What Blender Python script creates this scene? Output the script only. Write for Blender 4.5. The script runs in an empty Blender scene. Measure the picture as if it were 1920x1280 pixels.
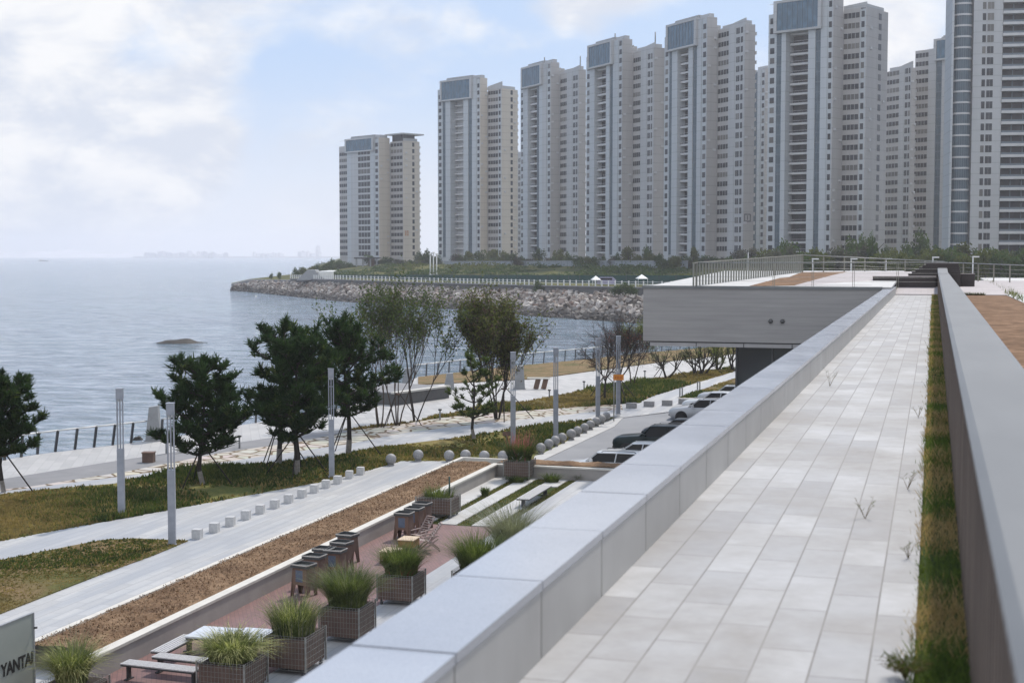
import bpy, math, random
from math import sin, cos, tan, atan, atan2, pi, radians as R, sqrt, hypot
from mathutils import Vector, Matrix, noise
from mathutils.geometry import tessellate_polygon
rnd = random.Random(7)
SC = bpy.context.scene
# ---------------------------------------------------------------- camera
F, CX, CY, H = 2667.0, 960.0, 640.0, 10.5
TH = atan(162 / F)
PSI = atan(792 / F * cos(TH))
FW = Vector((-sin(PSI) * cos(TH), cos(PSI) * cos(TH), -sin(TH)))
RT = Vector((cos(PSI), sin(PSI), 0))
UP = RT.cross(FW)
CAM = Vector((0, 0, H))
cd = bpy.data.cameras.new('camera'); cam = bpy.data.objects.new('camera', cd)
SC.collection.objects.link(cam); SC.camera = cam
cam.location = CAM; cam.rotation_euler = (pi / 2 - TH, 0, PSI)
cd.lens = 50; cd.sensor_width = 36; cd.clip_end = 60000; cd.clip_start = .05
cd.dof.use_dof = True; cd.dof.focus_distance = 85; cd.dof.aperture_fstop = 3.2

def W(px, py, z=0.0):
    """world point seen at a pixel of the photograph, at height z"""
    d = FW * F + RT * (px - CX) - UP * (py - CY)
    return CAM + d * ((z - H) / d.z)
def P(px, py, dep):
    return CAM + (FW * F + RT * (px - CX) - UP * (py - CY)) * (dep / F)
def PD(px, dep, z):
    """point at ground-plan depth dep under pixel column px, height z"""
    xc = (px - CX) * dep / F
    return Vector((cos(PSI) * xc - sin(PSI) * dep, sin(PSI) * xc + cos(PSI) * dep, z))

# ---------------------------------------------------------------- world, sun, exposure
SUN_AZ = R(11)      # from +Y towards +X
SUN_EL = R(50)
wd = bpy.data.worlds.new('World'); SC.world = wd; wd.use_nodes = True
def build_world():
    nt = wd.node_tree; nt.nodes.clear(); N = nt.nodes; L = nt.links
    out = N.new('ShaderNodeOutputWorld'); bg = N.new('ShaderNodeBackground')
    tc = N.new('ShaderNodeTexCoord')
    sep = N.new('ShaderNodeSeparateXYZ'); L.new(tc.outputs['Generated'], sep.inputs[0])
    mx = N.new('ShaderNodeMath'); mx.operation = 'MAXIMUM'; mx.inputs[1].default_value = .012
    L.new(sep.outputs[2], mx.inputs[0])
    cb = N.new('ShaderNodeCombineXYZ'); L.new(sep.outputs[0], cb.inputs[0]); L.new(sep.outputs[1], cb.inputs[1]); L.new(mx.outputs[0], cb.inputs[2])
    sky = N.new('ShaderNodeTexSky'); sky.sky_type = 'NISHITA'; sky.sun_disc = False
    sky.sun_elevation = SUN_EL; sky.sun_rotation = SUN_AZ; sky.air_density = 1.0; sky.dust_density = 1.5; sky.ozone_density = 1.4
    L.new(cb.outputs[0], sky.inputs['Vector'])
    def math_(op, a, b=None, clamp=False):
        m = N.new('ShaderNodeMath'); m.operation = op; m.use_clamp = clamp
        for i, v in enumerate((a, b)):
            if v is None: continue
            if isinstance(v, (int, float)): m.inputs[i].default_value = v
            else: L.new(v, m.inputs[i])
        return m.outputs[0]
    # cloud layer: noise stretched towards the horizon
    sc = N.new('ShaderNodeVectorMath'); sc.operation = 'MULTIPLY'; sc.inputs[1].default_value = (1, 1, 1.9)
    L.new(cb.outputs[0], sc.inputs[0])
    def noise_(scale, det, rough, dist=0.0, off=(0, 0, 0)):
        a = N.new('ShaderNodeVectorMath'); a.operation = 'ADD'; a.inputs[1].default_value = off; L.new(sc.outputs[0], a.inputs[0])
        n = N.new('ShaderNodeTexNoise'); n.inputs['Scale'].default_value = scale; n.inputs['Detail'].default_value = det
        n.inputs['Roughness'].default_value = rough; n.inputs['Distortion'].default_value = dist
        L.new(a.outputs[0], n.inputs['Vector']); return n.outputs['Fac']
    n1 = noise_(7.5, 8, .52, .25); n2 = noise_(2.6, 4, .5, 0, (3.1, 1.7, 0)); n3 = noise_(11, 6, .55, .2, (1.2, 5.1, 2.2))
    def blob(px, py, inner, outer, w):
        d = (P(px, py, 1.0) - CAM).normalized()
        v = N.new('ShaderNodeVectorMath'); v.operation = 'DOT_PRODUCT'; L.new(tc.outputs['Generated'], v.inputs[0]); v.inputs[1].default_value = d
        mr = N.new('ShaderNodeMapRange'); mr.interpolation_type = 'SMOOTHSTEP'
        mr.inputs['From Min'].default_value = cos(R(outer)); mr.inputs['From Max'].default_value = cos(R(inner))
        mr.inputs['To Min'].default_value = 0; mr.inputs['To Max'].default_value = w
        L.new(v.outputs['Value'], mr.inputs['Value']); return mr.outputs[0]
    bs = [blob(150, 190, 2.5, 7.5, .62), blob(330, 300, .4, 3.2, .30), blob(760, 120, 2, 9, .16), blob(560, 420, 1, 6, .14), blob(-420, 180, 5, 13, .45), blob(1750, 90, 3, 10, .50), blob(1180, -190, 3.0, 6.2, .60), blob(250, 30, .5, 4, -.12)]
    fill_dir = Vector((.25, -1, .45)).normalized()
    vb = N.new('ShaderNodeVectorMath'); vb.operation = 'DOT_PRODUCT'; L.new(tc.outputs['Generated'], vb.inputs[0]); vb.inputs[1].default_value = fill_dir
    mb_ = N.new('ShaderNodeMapRange'); mb_.interpolation_type = 'SMOOTHSTEP'; mb_.inputs['From Min'].default_value = -.1; mb_.inputs['From Max'].default_value = .75; L.new(vb.outputs['Value'], mb_.inputs['Value'])
    back = mb_.outputs[0]; bs.append(math_('MULTIPLY', back, .5))  # brighter unseen cloud behind the camera, added as fill for shaded faces
    s = bs[0]
    for b in bs[1:]: s = math_('ADD', s, b)
    s = math_('ADD', s, math_('MULTIPLY', math_('SUBTRACT', n1, .5), 1.35))
    s = math_('ADD', s, math_('MULTIPLY', math_('SUBTRACT', n2, .5), .9))
    mr = N.new('ShaderNodeMapRange'); mr.interpolation_type = 'SMOOTHSTEP'
    mr.inputs['From Min'].default_value = .18; mr.inputs['From Max'].default_value = .56; L.new(s, mr.inputs['Value'])
    cov = mr.outputs[0]
    # shade inside clouds (grey-lavender patches)
    mr2 = N.new('ShaderNodeMapRange'); mr2.interpolation_type = 'SMOOTHSTEP'
    mr2.inputs['From Min'].default_value = .40; mr2.inputs['From Max'].default_value = .62; L.new(n3, mr2.inputs['Value'])
    cc = N.new('ShaderNodeMixRGB'); cc.inputs[1].default_value = (.93, .935, .95, 1); cc.inputs[2].default_value = (.68, .73, .83, 1)
    L.new(mr2.outputs[0], cc.inputs[0])
    # thin high veil makes the blue milky
    sk = N.new('ShaderNodeVectorMath'); sk.operation = 'SCALE'; sk.inputs['Scale'].default_value = .11; L.new(sky.outputs[0], sk.inputs[0])
    veil = N.new('ShaderNodeMixRGB'); veil.inputs[2].default_value = (.50, .66, .93, 1)
    L.new(math_('ADD', math_('MULTIPLY', n2, .35), .66, True), veil.inputs[0]); L.new(sk.outputs[0], veil.inputs[1])
    # horizon milkiness
    hz = N.new('ShaderNodeMapRange'); hz.interpolation_type = 'SMOOTHSTEP'; hz.inputs['From Min'].default_value = .0; hz.inputs['From Max'].default_value = .15
    hz.inputs['To Min'].default_value = .8; hz.inputs['To Max'].default_value = 0; L.new(mx.outputs[0], hz.inputs['Value'])
    hm = N.new('ShaderNodeMixRGB'); hm.inputs[2].default_value = (.84, .87, .94, 1); L.new(hz.outputs[0], hm.inputs[0]); L.new(veil.outputs[0], hm.inputs[1])
    fin = N.new('ShaderNodeMixRGB'); L.new(cov, fin.inputs[0]); L.new(hm.outputs[0], fin.inputs[1]); L.new(cc.outputs[0], fin.inputs[2])
    L.new(fin.outputs[0], bg.inputs[0]); L.new(math_('MULTIPLY_ADD', back, .75) if 0 else math_('ADD', math_('MULTIPLY', back, .3), 1.0), bg.inputs[1])  # sky strength also raised behind the camera, as added fill
    L.new(bg.outputs[0], out.inputs[0])
build_world()
sl = bpy.data.lights.new('sun', 'SUN'); so = bpy.data.objects.new('sun', sl); SC.collection.objects.link(so)
sl.energy = 3.4; sl.angle = R(2.2); sl.color = (1, .93, .84)
so.rotation_euler = (pi / 2 - SUN_EL, 0, -SUN_AZ + pi); so.location = (0, 0, 60)
SC.view_settings.view_transform = 'Standard'; SC.view_settings.look = 'None'; SC.view_settings.exposure = .06; SC.view_settings.gamma = 1
SC.render.engine = 'CYCLES'
SC.cycles.max_bounces = 6; SC.cycles.volume_bounces = 1; SC.cycles.transparent_max_bounces = 12; SC.cycles.diffuse_bounces = 3

# ---------------------------------------------------------------- helpers
class MB:
    def __init__(s): s.v = []; s.f = []; s.m = []; s.sm = []
    def add(s, vs, fs, mi=0, smooth=False):
        b = len(s.v); s.v += [tuple(v) for v in vs]
        for f in fs: s.f.append([b + i for i in f]); s.m.append(mi); s.sm.append(smooth)
    def box(s, x0, x1, y0, y1, z0, z1, mi=0, M=None, tx=0, ty=0):
        vs = [(x0, y0, z0), (x1, y0, z0), (x1, y1, z0), (x0, y1, z0), (x0 + tx, y0 + ty, z1), (x1 - tx, y0 + ty, z1), (x1 - tx, y1 - ty, z1), (x0 + tx, y1 - ty, z1)]
        if M: vs = [M @ Vector(v) for v in vs]
        s.add(vs, [(0, 3, 2, 1), (4, 5, 6, 7), (0, 1, 5, 4), (1, 2, 6, 5), (2, 3, 7, 6), (3, 0, 4, 7)], mi)
    def beam(s, a, b, w, h, mi=0):
        a = Vector(a); b = Vector(b); d = (b - a).normalized()
        u = Vector((0, 0, 1)) if abs(d.z) < .95 else Vector((1, 0, 0))
        x = d.cross(u).normalized() * (w / 2); y = x.cross(d).normalized() * (h / 2)
        vs = [a - x - y, a + x - y, a + x + y, a - x + y, b - x - y, b + x - y, b + x + y, b - x + y]
        s.add(vs, [(0, 3, 2, 1), (4, 5, 6, 7), (0, 1, 5, 4), (1, 2, 6, 5), (2, 3, 7, 6), (3, 0, 4, 7)], mi)
    def tube(s, pts, rad, n=8, mi=0, cap=True, smooth=True):
        pts = [Vector(p) for p in pts]; b = len(s.v); k = len(pts)
        if not hasattr(rad, '__len__'): rad = [rad] * k
        up = None
        for i, p in enumerate(pts):
            d = (pts[min(i + 1, k - 1)] - pts[max(i - 1, 0)]).normalized()
            if up is None: up = Vector((0, 0, 1)) if abs(d.z) < .9 else Vector((1, 0, 0))
            x = d.cross(up)
            if x.length < 1e-4: x = d.cross(Vector((.3, 1, .2)))
            x.normalize(); y = x.cross(d)
            for j in range(n):
                t = 2 * pi * j / n; s.v.append(tuple(p + (x * cos(t) + y * sin(t)) * rad[i]))
        for i in range(k - 1):
            for j in range(n):
                s.f.append([b + i * n + j, b + i * n + (j + 1) % n, b + (i + 1) * n + (j + 1) % n, b + (i + 1) * n + j]); s.m.append(mi); s.sm.append(smooth)
        if cap:
            s.f.append([b + j for j in range(n)][::-1]); s.m.append(mi); s.sm.append(False)
            s.f.append([b + (k - 1) * n + j for j in range(n)]); s.m.append(mi); s.sm.append(False)
    def lathe(s, prof, c=(0, 0, 0), n=20, mi=0, axis='z'):
        b = len(s.v); c = Vector(c)
        for r, z in prof:
            for j in range(n):
                t = 2 * pi * j / n; a, q = r * cos(t), r * sin(t)
                s.v.append(tuple(c + (Vector((a, q, z)) if axis == 'z' else Vector((a, z, q)))))
        for i in range(len(prof) - 1):
            for j in range(n):
                s.f.append([b + i * n + j, b + i * n + (j + 1) % n, b + (i + 1) * n + (j + 1) % n, b + (i + 1) * n + j]); s.m.append(mi); s.sm.append(True)
    def prism(s, pts, z0, z1=None, mi=0, M=None):
        """pts: 2D, extruded z0..z1 (or 3D points with their own top z and depth z0 below)"""
        n = len(pts)
        if z1 is None: top = [Vector(p) for p in pts]; bot = [Vector((p[0], p[1], p[2] - z0)) for p in pts]
        else: top = [Vector((p[0], p[1], z1)) for p in pts]; bot = [Vector((p[0], p[1], z0)) for p in pts]
        area = sum(top[i].x * top[(i + 1) % n].y - top[(i + 1) % n].x * top[i].y for i in range(n))
        if area < 0: top.reverse(); bot.reverse()
        if M: top = [M @ p for p in top]; bot = [M @ p for p in bot]
        tri = tessellate_polygon([[Vector((p.x, p.y, 0)) for p in top]]) if M is None else tessellate_polygon([top])
        fs = []
        for t in tri:
            a, b_, c = (top[i] for i in t)
            fs.append(tuple(t) if ((b_ - a).cross(c - a)).z >= 0 else tuple(reversed(t)))
        s.add(top + bot, fs + [tuple(n + i for i in reversed(f)) for f in fs] + [(i, n + i, n + (i + 1) % n, (i + 1) % n) for i in range(n)], mi)
    def quad(s, a, b, c, d, mi=0): s.add([a, b, c, d], [(0, 1, 2, 3)], mi)
    def mesh(s, name, mats):
        me = bpy.data.meshes.new(name); me.from_pydata(s.v, [], s.f)
        if not isinstance(mats, (list, tuple)): mats = [mats]
        for m in mats: me.materials.append(m)
        me.polygons.foreach_set('material_index', s.m); me.polygons.foreach_set('use_smooth', s.sm)
        me.update(); return me
    def build(s, name, mats, parent=None, loc=None, world=False, **k):
        """parent None: origin is moved to the base of the mesh. world=True: verts are world, parent unrotated"""
        off = Vector((0, 0, 0))
        if parent is None and loc is None and s.v:
            xs = [v[0] for v in s.v]; ys = [v[1] for v in s.v]
            off = Vector(((min(xs) + max(xs)) / 2, (min(ys) + max(ys)) / 2, min(v[2] for v in s.v)))
        elif world and parent is not None: off = Vector(parent.location)
        if off.length: s.v = [(v[0] - off.x, v[1] - off.y, v[2] - off.z) for v in s.v]
        o = bpy.data.objects.new(name, s.mesh(name, mats)); SC.collection.objects.link(o)
        o.parent = parent
        o.location = Vector(loc) if loc is not None else (off if parent is None else (0, 0, 0))
        tag(o, **k); return o
def tag(o, label=None, cat=None, group=None, kind=None):
    if label: o['label'] = label
    if cat: o['category'] = cat
    if group: o['group'] = group
    if kind: o['kind'] = kind
    return o
def thing(name, loc, label, cat, rz=0, group=None):
    o = bpy.data.objects.new(name, None); SC.collection.objects.link(o); o.empty_display_size = .2
    o.location = loc; o.rotation_euler = (0, 0, rz); return tag(o, label, cat, group)
def dup(root, loc, rz=None, label=None, scale=None):
    r = root.copy(); SC.collection.objects.link(r); r.location = loc
    if rz is not None: r.rotation_euler = (0, 0, rz)
    if scale: r.scale = (scale,) * 3 if not hasattr(scale, '__len__') else scale
    if label: r['label'] = label
    def rec(src, dst):
        for ch in list(KIDS(src)):
            c = ch.copy(); SC.collection.objects.link(c); c.parent = dst; rec(ch, c)
    rec(root, r); return r
def KIDS(o): return [c for c in SC.collection.objects if c.parent == o]
ORD = ['first', 'second', 'third', 'fourth', 'fifth', 'sixth', 'seventh', 'eighth', 'ninth', 'tenth', 'eleventh', 'twelfth', 'thirteenth', 'fourteenth', 'fifteenth', 'sixteenth', 'seventeenth', 'eighteenth']

# ---------------------------------------------------------------- materials
def newmat(name):
    m = bpy.data.materials.new(name); m.use_nodes = True; nt = m.node_tree
    return m, nt, nt.nodes, nt.links, nt.nodes['Principled BSDF']
def C(c): return (c[0], c[1], c[2], 1)
def coords(N, L, space='pos', mul=None):
    if space == 'pos': o = N.new('ShaderNodeNewGeometry').outputs['Position']
    else: o = N.new('ShaderNodeTexCoord').outputs['Object']
    if mul:
        v = N.new('ShaderNodeVectorMath'); v.operation = 'MULTIPLY'; v.inputs[1].default_value = mul; L.new(o, v.inputs[0]); o = v.outputs[0]
    return o
def tnoise(N, L, co, scale, det=4, rough=.55, dist=0):
    n = N.new('ShaderNodeTexNoise'); n.inputs['Scale'].default_value = scale; n.inputs['Detail'].default_value = det
    n.inputs['Roughness'].default_value = rough; n.inputs['Distortion'].default_value = dist; L.new(co, n.inputs['Vector']); return n.outputs['Fac']
def ramp(N, L, fac, stops, mode='LINEAR'):
    r = N.new('ShaderNodeValToRGB'); r.color_ramp.interpolation = mode; e = r.color_ramp.elements
    while len(e) < len(stops): e.new(.5)
    for i, (p, c) in enumerate(stops): e[i].position = p; e[i].color = C(c) if hasattr(c, '__len__') else (c, c, c, 1)
    L.new(fac, r.inputs[0]); return r.outputs[0]
def mixc(N, L, fac, a, b, mode='MIX'):
    m = N.new('ShaderNodeMixRGB'); m.blend_type = mode
    for i, v in enumerate((fac, a, b)):
        if isinstance(v, (int, float)): m.inputs[i].default_value = v if i == 0 else (v, v, v, 1)
        elif hasattr(v, '__len__'): m.inputs[i].default_value = C(v)
        else: L.new(v, m.inputs[i])
    return m.outputs[0]
def bump(N, L, h, bsdf, strength=.3, dist=.02):
    b = N.new('ShaderNodeBump'); b.inputs['Strength'].default_value = strength; b.inputs['Distance'].default_value = dist
    L.new(h, b.inputs['Height']); L.new(b.outputs[0], bsdf.inputs['Normal'])
def plain(name, c1, c2=None, scale=1.5, rough=.8, metal=0, spec=.5, bmp=0, bscale=30, space='obj', mul=None, det=5, lo=.3, hi=.7):
    m, nt, N, L, B = newmat(name)
    if c2 is None: c2 = tuple(x * .78 for x in c1)
    co = coords(N, L, space, mul)
    L.new(ramp(N, L, tnoise(N, L, co, scale, det, .6), [(lo, c2), (hi, c1)]), B.inputs['Base Color'])
    B.inputs['Roughness'].default_value = rough; B.inputs['Metallic'].default_value = metal; B.inputs['Specular IOR Level'].default_value = spec
    if bmp: bump(N, L, tnoise(N, L, co, bscale, 4), B, bmp)
    return m
def planks(name, c1, c2, mortar, bw=.8, rh=.3, ang=0, ms=.008, stain=.25, rough=.6, off=.5, wcol=(.5, .47, .44), spec=.4, streak=0):
    """rectangular slabs whose long side runs along ang (0 = world Y)"""
    m, nt, N, L, B = newmat(name)
    mp = N.new('ShaderNodeMapping'); mp.inputs['Rotation'].default_value = (0, 0, R(-90) - ang)
    co = coords(N, L, 'pos'); L.new(co, mp.inputs[0])
    b = N.new('ShaderNodeTexBrick'); b.offset = off; b.inputs['Scale'].default_value = 1
    b.inputs['Color1'].default_value = C(c1); b.inputs['Color2'].default_value = C(c2); b.inputs['Mortar'].default_value = C(mortar)
    b.inputs['Mortar Size'].default_value = ms; b.inputs['Mortar Smooth'].default_value = .2; b.inputs['Bias'].default_value = -.1
    b.inputs['Brick Width'].default_value = bw; b.inputs['Row Height'].default_value = rh
    L.new(mp.outputs[0], b.inputs['Vector'])
    n1 = ramp(N, L, tnoise(N, L, mp.outputs[0], .9, 6, .65), [(.38, 0), (.72, 1)])
    n2 = ramp(N, L, tnoise(N, L, co, 9, 5, .6), [(.3, .86), (.7, 1.05)])
    c = mixc(N, L, stain, b.outputs['Color'], mixc(N, L, n1, b.outputs['Color'], wcol))
    c = mixc(N, L, .6, c, n2, 'MULTIPLY')
    if streak:
        sn = tnoise(N, L, coords(N, L, 'pos', (1.5, .10, 1)), 1, 4, .55, .3); c = mixc(N, L, streak, c, mixc(N, L, ramp(N, L, sn, [(.38, 0), (.62, 1)]), c, (.29, .305, .335)))
    L.new(c, B.inputs['Base Color']); B.inputs['Roughness'].default_value = rough; B.inputs['Specular IOR Level'].default_value = spec
    return m
def ground_mix(name, cols, scale=.35, fine=14, rough=.95, bmp=.6, spec=.1, w=None):
    m, nt, N, L, B = newmat(name)
    co = coords(N, L, 'pos')
    a = tnoise(N, L, co, scale, 7, .62, .3); f = tnoise(N, L, co, fine, 5, .7)
    st = [(.30 + .4 * i / (len(cols) - 1), c) for i, c in enumerate(cols)]
    c = ramp(N, L, a, st)
    c = mixc(N, L, .85, c, ramp(N, L, f, [(.3, .55), (.72, 1.25)]), 'MULTIPLY')
    L.new(c, B.inputs['Base Color']); B.inputs['Roughness'].default_value = rough; B.inputs['Specular IOR Level'].default_value = spec
    bump(N, L, f, B, bmp, .06); return m

M_ = {}
M_['pave'] = planks('white_granite_planks', (.455, .455, .45), (.365, .365, .365), (.28, .275, .275), 1.3, .42, 0, .016, .35, streak=.75)
M_['pave2'] = planks('pale_promenade_planks', (.43, .42, .41), (.34, .335, .33), (.30, .29, .28), 1.4, .5, R(28), .014, .3)
M_['walk'] = planks('walkway_slabs', (.43, .43, .435), (.29, .29, .30), (.12, .11, .10), .85, .272, 0, .005, .95, rough=.62, wcol=(.26, .245, .23))
M_['pinkpave'] = planks('pink_grey_paving', (.33, .29, .295), (.27, .24, .245), (.20, .18, .18), .6, .3, R(90), .008)
M_['redpave'] = planks('red_brown_paving', (.215, .115, .108), (.165, .092, .088), (.09, .06, .06), .3, .12, R(30), .006, .5, wcol=(.19, .13, .12))
M_['strip'] = plain('pale_strip_stone', (.49, .485, .475), (.39, .385, .375), 1.2, .7, space='pos')
M_['asphalt'] = plain('grey_asphalt', (.27, .275, .29), (.20, .205, .22), .25, .85, space='pos', bmp=.2, det=8)
M_['band'] = plain('grey_band_stone', (.235, .23, .235), (.18, .18, .185), .6, .85, space='pos')
M_['mulch'] = ground_mix('bark_mulch', [(.13, .08, .05), (.22, .14, .085), (.34, .23, .145)], .8, 9, bmp=1.0)
M_['orange'] = ground_mix('orange_soil', [(.10, .105, .045), (.20, .145, .075), (.27, .18, .105)], .5, 5, bmp=.8)
M_['orange2'] = ground_mix('orange_bark', [(.12, .072, .043), (.21, .128, .078), (.30, .19, .12)], 1.6, 3, bmp=.8)
M_['grass'] = ground_mix('lawn', [(.060, .085, .026), (.11, .125, .038), (.20, .175, .06), (.25, .19, .08)], .16, 8)
M_['grassd'] = ground_mix('dry_lawn', [(.06, .08, .024), (.12, .11, .04), (.19, .135, .07), (.22, .145, .085)], .22, 9)
M_['grassg'] = ground_mix('green_strip', [(.03, .05, .014), (.055, .075, .02), (.10, .09, .035)], .8, 12)
M_['concrete'] = plain('retaining_concrete', (.36, .335, .31), (.27, .25, .235), .8, .85, bmp=.1, space='pos')
M_['cap'] = plain('pale_cap_stone', (.60, .575, .52), (.50, .475, .43), 2, .75, space='pos')
M_['granite'] = plain('granite_ball', (.34, .335, .335), (.22, .22, .225), 14, .6, bmp=.15, bscale=60)
M_['blockstone'] = plain('white_block_stone', (.52, .52, .52), (.40, .40, .40), 8, .7)
M_['lamp'] = plain('galvanised_post', (.33, .35, .40), (.25, .27, .31), 3, .45, .25)
M_['steel'] = plain('dark_steel', (.06, .063, .068), (.04, .042, .045), 4, .5, .3)
M_['grey'] = plain('grey_paint', (.30, .31, .32), (.22, .23, .24), 2, .6)
M_['whitep'] = plain('white_paint', (.72, .72, .70), (.60, .60, .59), 2, .5)
M_['bark'] = plain('bark', (.10, .075, .058), (.045, .034, .028), 9, .9, bmp=.6, bscale=30)
M_['barkd'] = plain('dark_bark', (.045, .036, .032), (.024, .020, .018), 9, .9, bmp=.5, bscale=30)
M_['barkl'] = plain('pale_trunk', (.30, .28, .26), (.17, .15, .14), 6, .9)
M_['wood'] = plain('weathered_plywood', (.20, .12, .085), (.10, .062, .047), 5, .65, mul=(1, 1, .3))
M_['woodl'] = plain('light_wood', (.62, .50, .36), (.50, .38, .26), 4, .6, mul=(1, .2, 1))
M_['wooddk'] = plain('dark_decking', (.040, .030, .028), (.024, .018, .017), 3, .55, mul=(.2, 1, 1))
M_['corten'] = plain('brown_panel', (.155, .10, .078), (.095, .062, .050), 2.5, .8, bmp=.15)
M_['wire'] = plain('galvanised_wire', (.34, .345, .33), (.22, .22, .21), 9, .5, .5)
M_['soil'] = plain('soil', (.05, .035, .025), (.03, .02, .015), 10, .95)
def leafm(name, dark, light, scale=1.2, trans=.3, rough=.7, space='obj'):
    m, nt, N, L, B = newmat(name)
    co = coords(N, L, space)
    c = ramp(N, L, tnoise(N, L, co, scale, 3, .6), [(.32, dark), (.68, light)])
    c = mixc(N, L, .7, c, ramp(N, L, tnoise(N, L, co, scale * 9, 2), [(.3, .6), (.7, 1.35)]), 'MULTIPLY')
    L.new(c, B.inputs['Base Color']); B.inputs['Roughness'].default_value = rough; B.inputs['Specular IOR Level'].default_value = .15
    tr = N.new('ShaderNodeBsdfTranslucent'); L.new(mixc(N, L, 1, c, (1.5, 1.6, .9), 'MULTIPLY'), tr.inputs[0]); mx = N.new('ShaderNodeMixShader'); mx.inputs[0].default_value = trans
    L.new(B.outputs[0], mx.inputs[1]); L.new(tr.outputs[0], mx.inputs[2]); L.new(mx.outputs[0], nt.nodes['Material Output'].inputs['Surface'])
    return m
M_['pine'] = leafm('pine_needles', (.013, .029, .012), (.036, .066, .022))
M_['pine2'] = leafm('yellowing_needles', (.035, .055, .018), (.085, .115, .035))
M_['leaf'] = leafm('grey_green_leaves', (.035, .055, .025), (.095, .125, .05))
M_['leafw'] = leafm('willow_leaves', (.055, .068, .024), (.14, .145, .05))
M_['leafr'] = leafm('reddish_leaves', (.13, .035, .03), (.24, .07, .05))
M_['leafy'] = leafm('yellow_green_leaves', (.08, .10, .03), (.17, .19, .05))
M_['shrub'] = leafm('far_shrub', (.03, .052, .022), (.075, .11, .04), .35)
M_['shruby'] = leafm('far_yellow_shrub', (.05, .065, .025), (.12, .13, .04), .35)
M_['shrubp'] = leafm('far_dusky_shrub', (.045, .045, .045), (.10, .10, .085), .35)
M_['ograss'] = leafm('tall_grass', (.05, .075, .022), (.22, .25, .09), 3)
M_['ograss2'] = leafm('golden_grass', (.10, .13, .035), (.52, .50, .25), 5)
M_['ograss3'] = leafm('deep_green_grass', (.03, .05, .016), (.13, .16, .05), 3)
M_['wisp'] = leafm('wispy_grey_grass', (.10, .11, .08), (.30, .30, .24), 3)
M_['blade'] = leafm('lawn_blades', (.045, .070, .020), (.14, .145, .045), .5, space='pos')
M_['bladed'] = leafm('dry_blades', (.13, .10, .045), (.30, .22, .10), .5, space='pos')
M_['pinkfl'] = leafm('pink_blossom', (.30, .08, .10), (.45, .16, .18), 6)

def sheet(name, pts, mat, thick=.6, **k):
    b = MB(); b.prism([W(p[0], p[1], p[2] if len(p) > 2 else 0.0) + Vector((0, 0, k.get('dz', 0))) for p in pts], thick)
    k.pop('dz', None); k.setdefault('kind', 'structure')
    return b.build(name, mat, **k)
# ================================================================ WATER, HAZE, TERRAIN
WZ = -3.0
def build_sea():
    m, nt, N, L, B = newmat('sea_water')
    co = coords(N, L, 'pos', (1, 1, 1))
    mp = N.new('ShaderNodeMapping'); mp.inputs['Rotation'].default_value = (0, 0, -PSI + R(6)); mp.inputs['Scale'].default_value = (.45, 1.0, 1); L.new(co, mp.inputs[0])
    n1 = tnoise(N, L, mp.outputs[0], .20, 7, .70, .5); n2 = tnoise(N, L, mp.outputs[0], .9, 5, .68, .3)
    n3 = tnoise(N, L, mp.outputs[0], .02, 4, .6); n4 = tnoise(N, L, mp.outputs[0], .035, 3, .6)
    add = N.new('ShaderNodeMath'); add.operation = 'MULTIPLY_ADD'; L.new(n2, add.inputs[0]); add.inputs[1].default_value = .55; L.new(n1, add.inputs[2])
    add2 = N.new('ShaderNodeMath'); add2.operation = 'MULTIPLY_ADD'; L.new(n4, add2.inputs[0]); add2.inputs[1].default_value = 1.3; L.new(add.outputs[0], add2.inputs[2])
    bump(N, L, add2.outputs[0], B, 1.0, 1.8)
    painted_glint = tnoise(N, L, mp.outputs[0], .55, 6, .72, .6)  # glitter on the waves, painted as pale flecks in the base colour
    L.new(mixc(N, L, ramp(N, L, painted_glint, [(.42, 0), (.60, 1)]), ramp(N, L, n3, [(.35, (.075, .13, .18)), (.65, (.11, .19, .23))]), (.36, .42, .50)), B.inputs['Base Color'])
    B.inputs['Roughness'].default_value = .10; B.inputs['IOR'].default_value = 1.33
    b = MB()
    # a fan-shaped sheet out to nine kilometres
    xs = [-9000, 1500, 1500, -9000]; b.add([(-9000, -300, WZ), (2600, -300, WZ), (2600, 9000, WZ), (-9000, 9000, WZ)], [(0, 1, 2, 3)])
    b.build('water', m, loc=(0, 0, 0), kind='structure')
build_sea()
def build_haze():
    m = bpy.data.materials.new('haze_air'); m.use_nodes = True; N = m.node_tree.nodes; L = m.node_tree.links; N.clear()
    o = N.new('ShaderNodeOutputMaterial'); v = N.new('ShaderNodeVolumePrincipled')
    v.inputs['Color'].default_value = (.98, .965, 1, 1); v.inputs['Density'].default_value = 1.9e-4; v.inputs['Anisotropy'].default_value = .45
    L.new(v.outputs[0], o.inputs['Volume'])
    b = MB(); b.box(-9100, 2700, -400, 9100, -7, 128); h = b.build('haze', m, loc=(0, 0, 0), kind='stuff', label='thin pale sea haze filling the bay', cat='haze')
    h.visible_shadow = True
build_haze()

# shoreline of the near land (photograph columns at promenade level)
SH = [(-260, 905), (0, 862), (80, 850), (277, 826), (450, 797), (640, 765), (743, 728), (784, 706), (968, 686), (1096, 674), (1200, 662), (1370, 648), (1700, 632)]
shore = [W(x, y) for x, y in SH]
b = MB(); b.prism([(p.x, p.y) for p in shore] + [(160, 190), (160, -40), (-60, -40)], WZ - 3, -.72)
b.build('ground', M_['grassd'], kind='structure')

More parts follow.
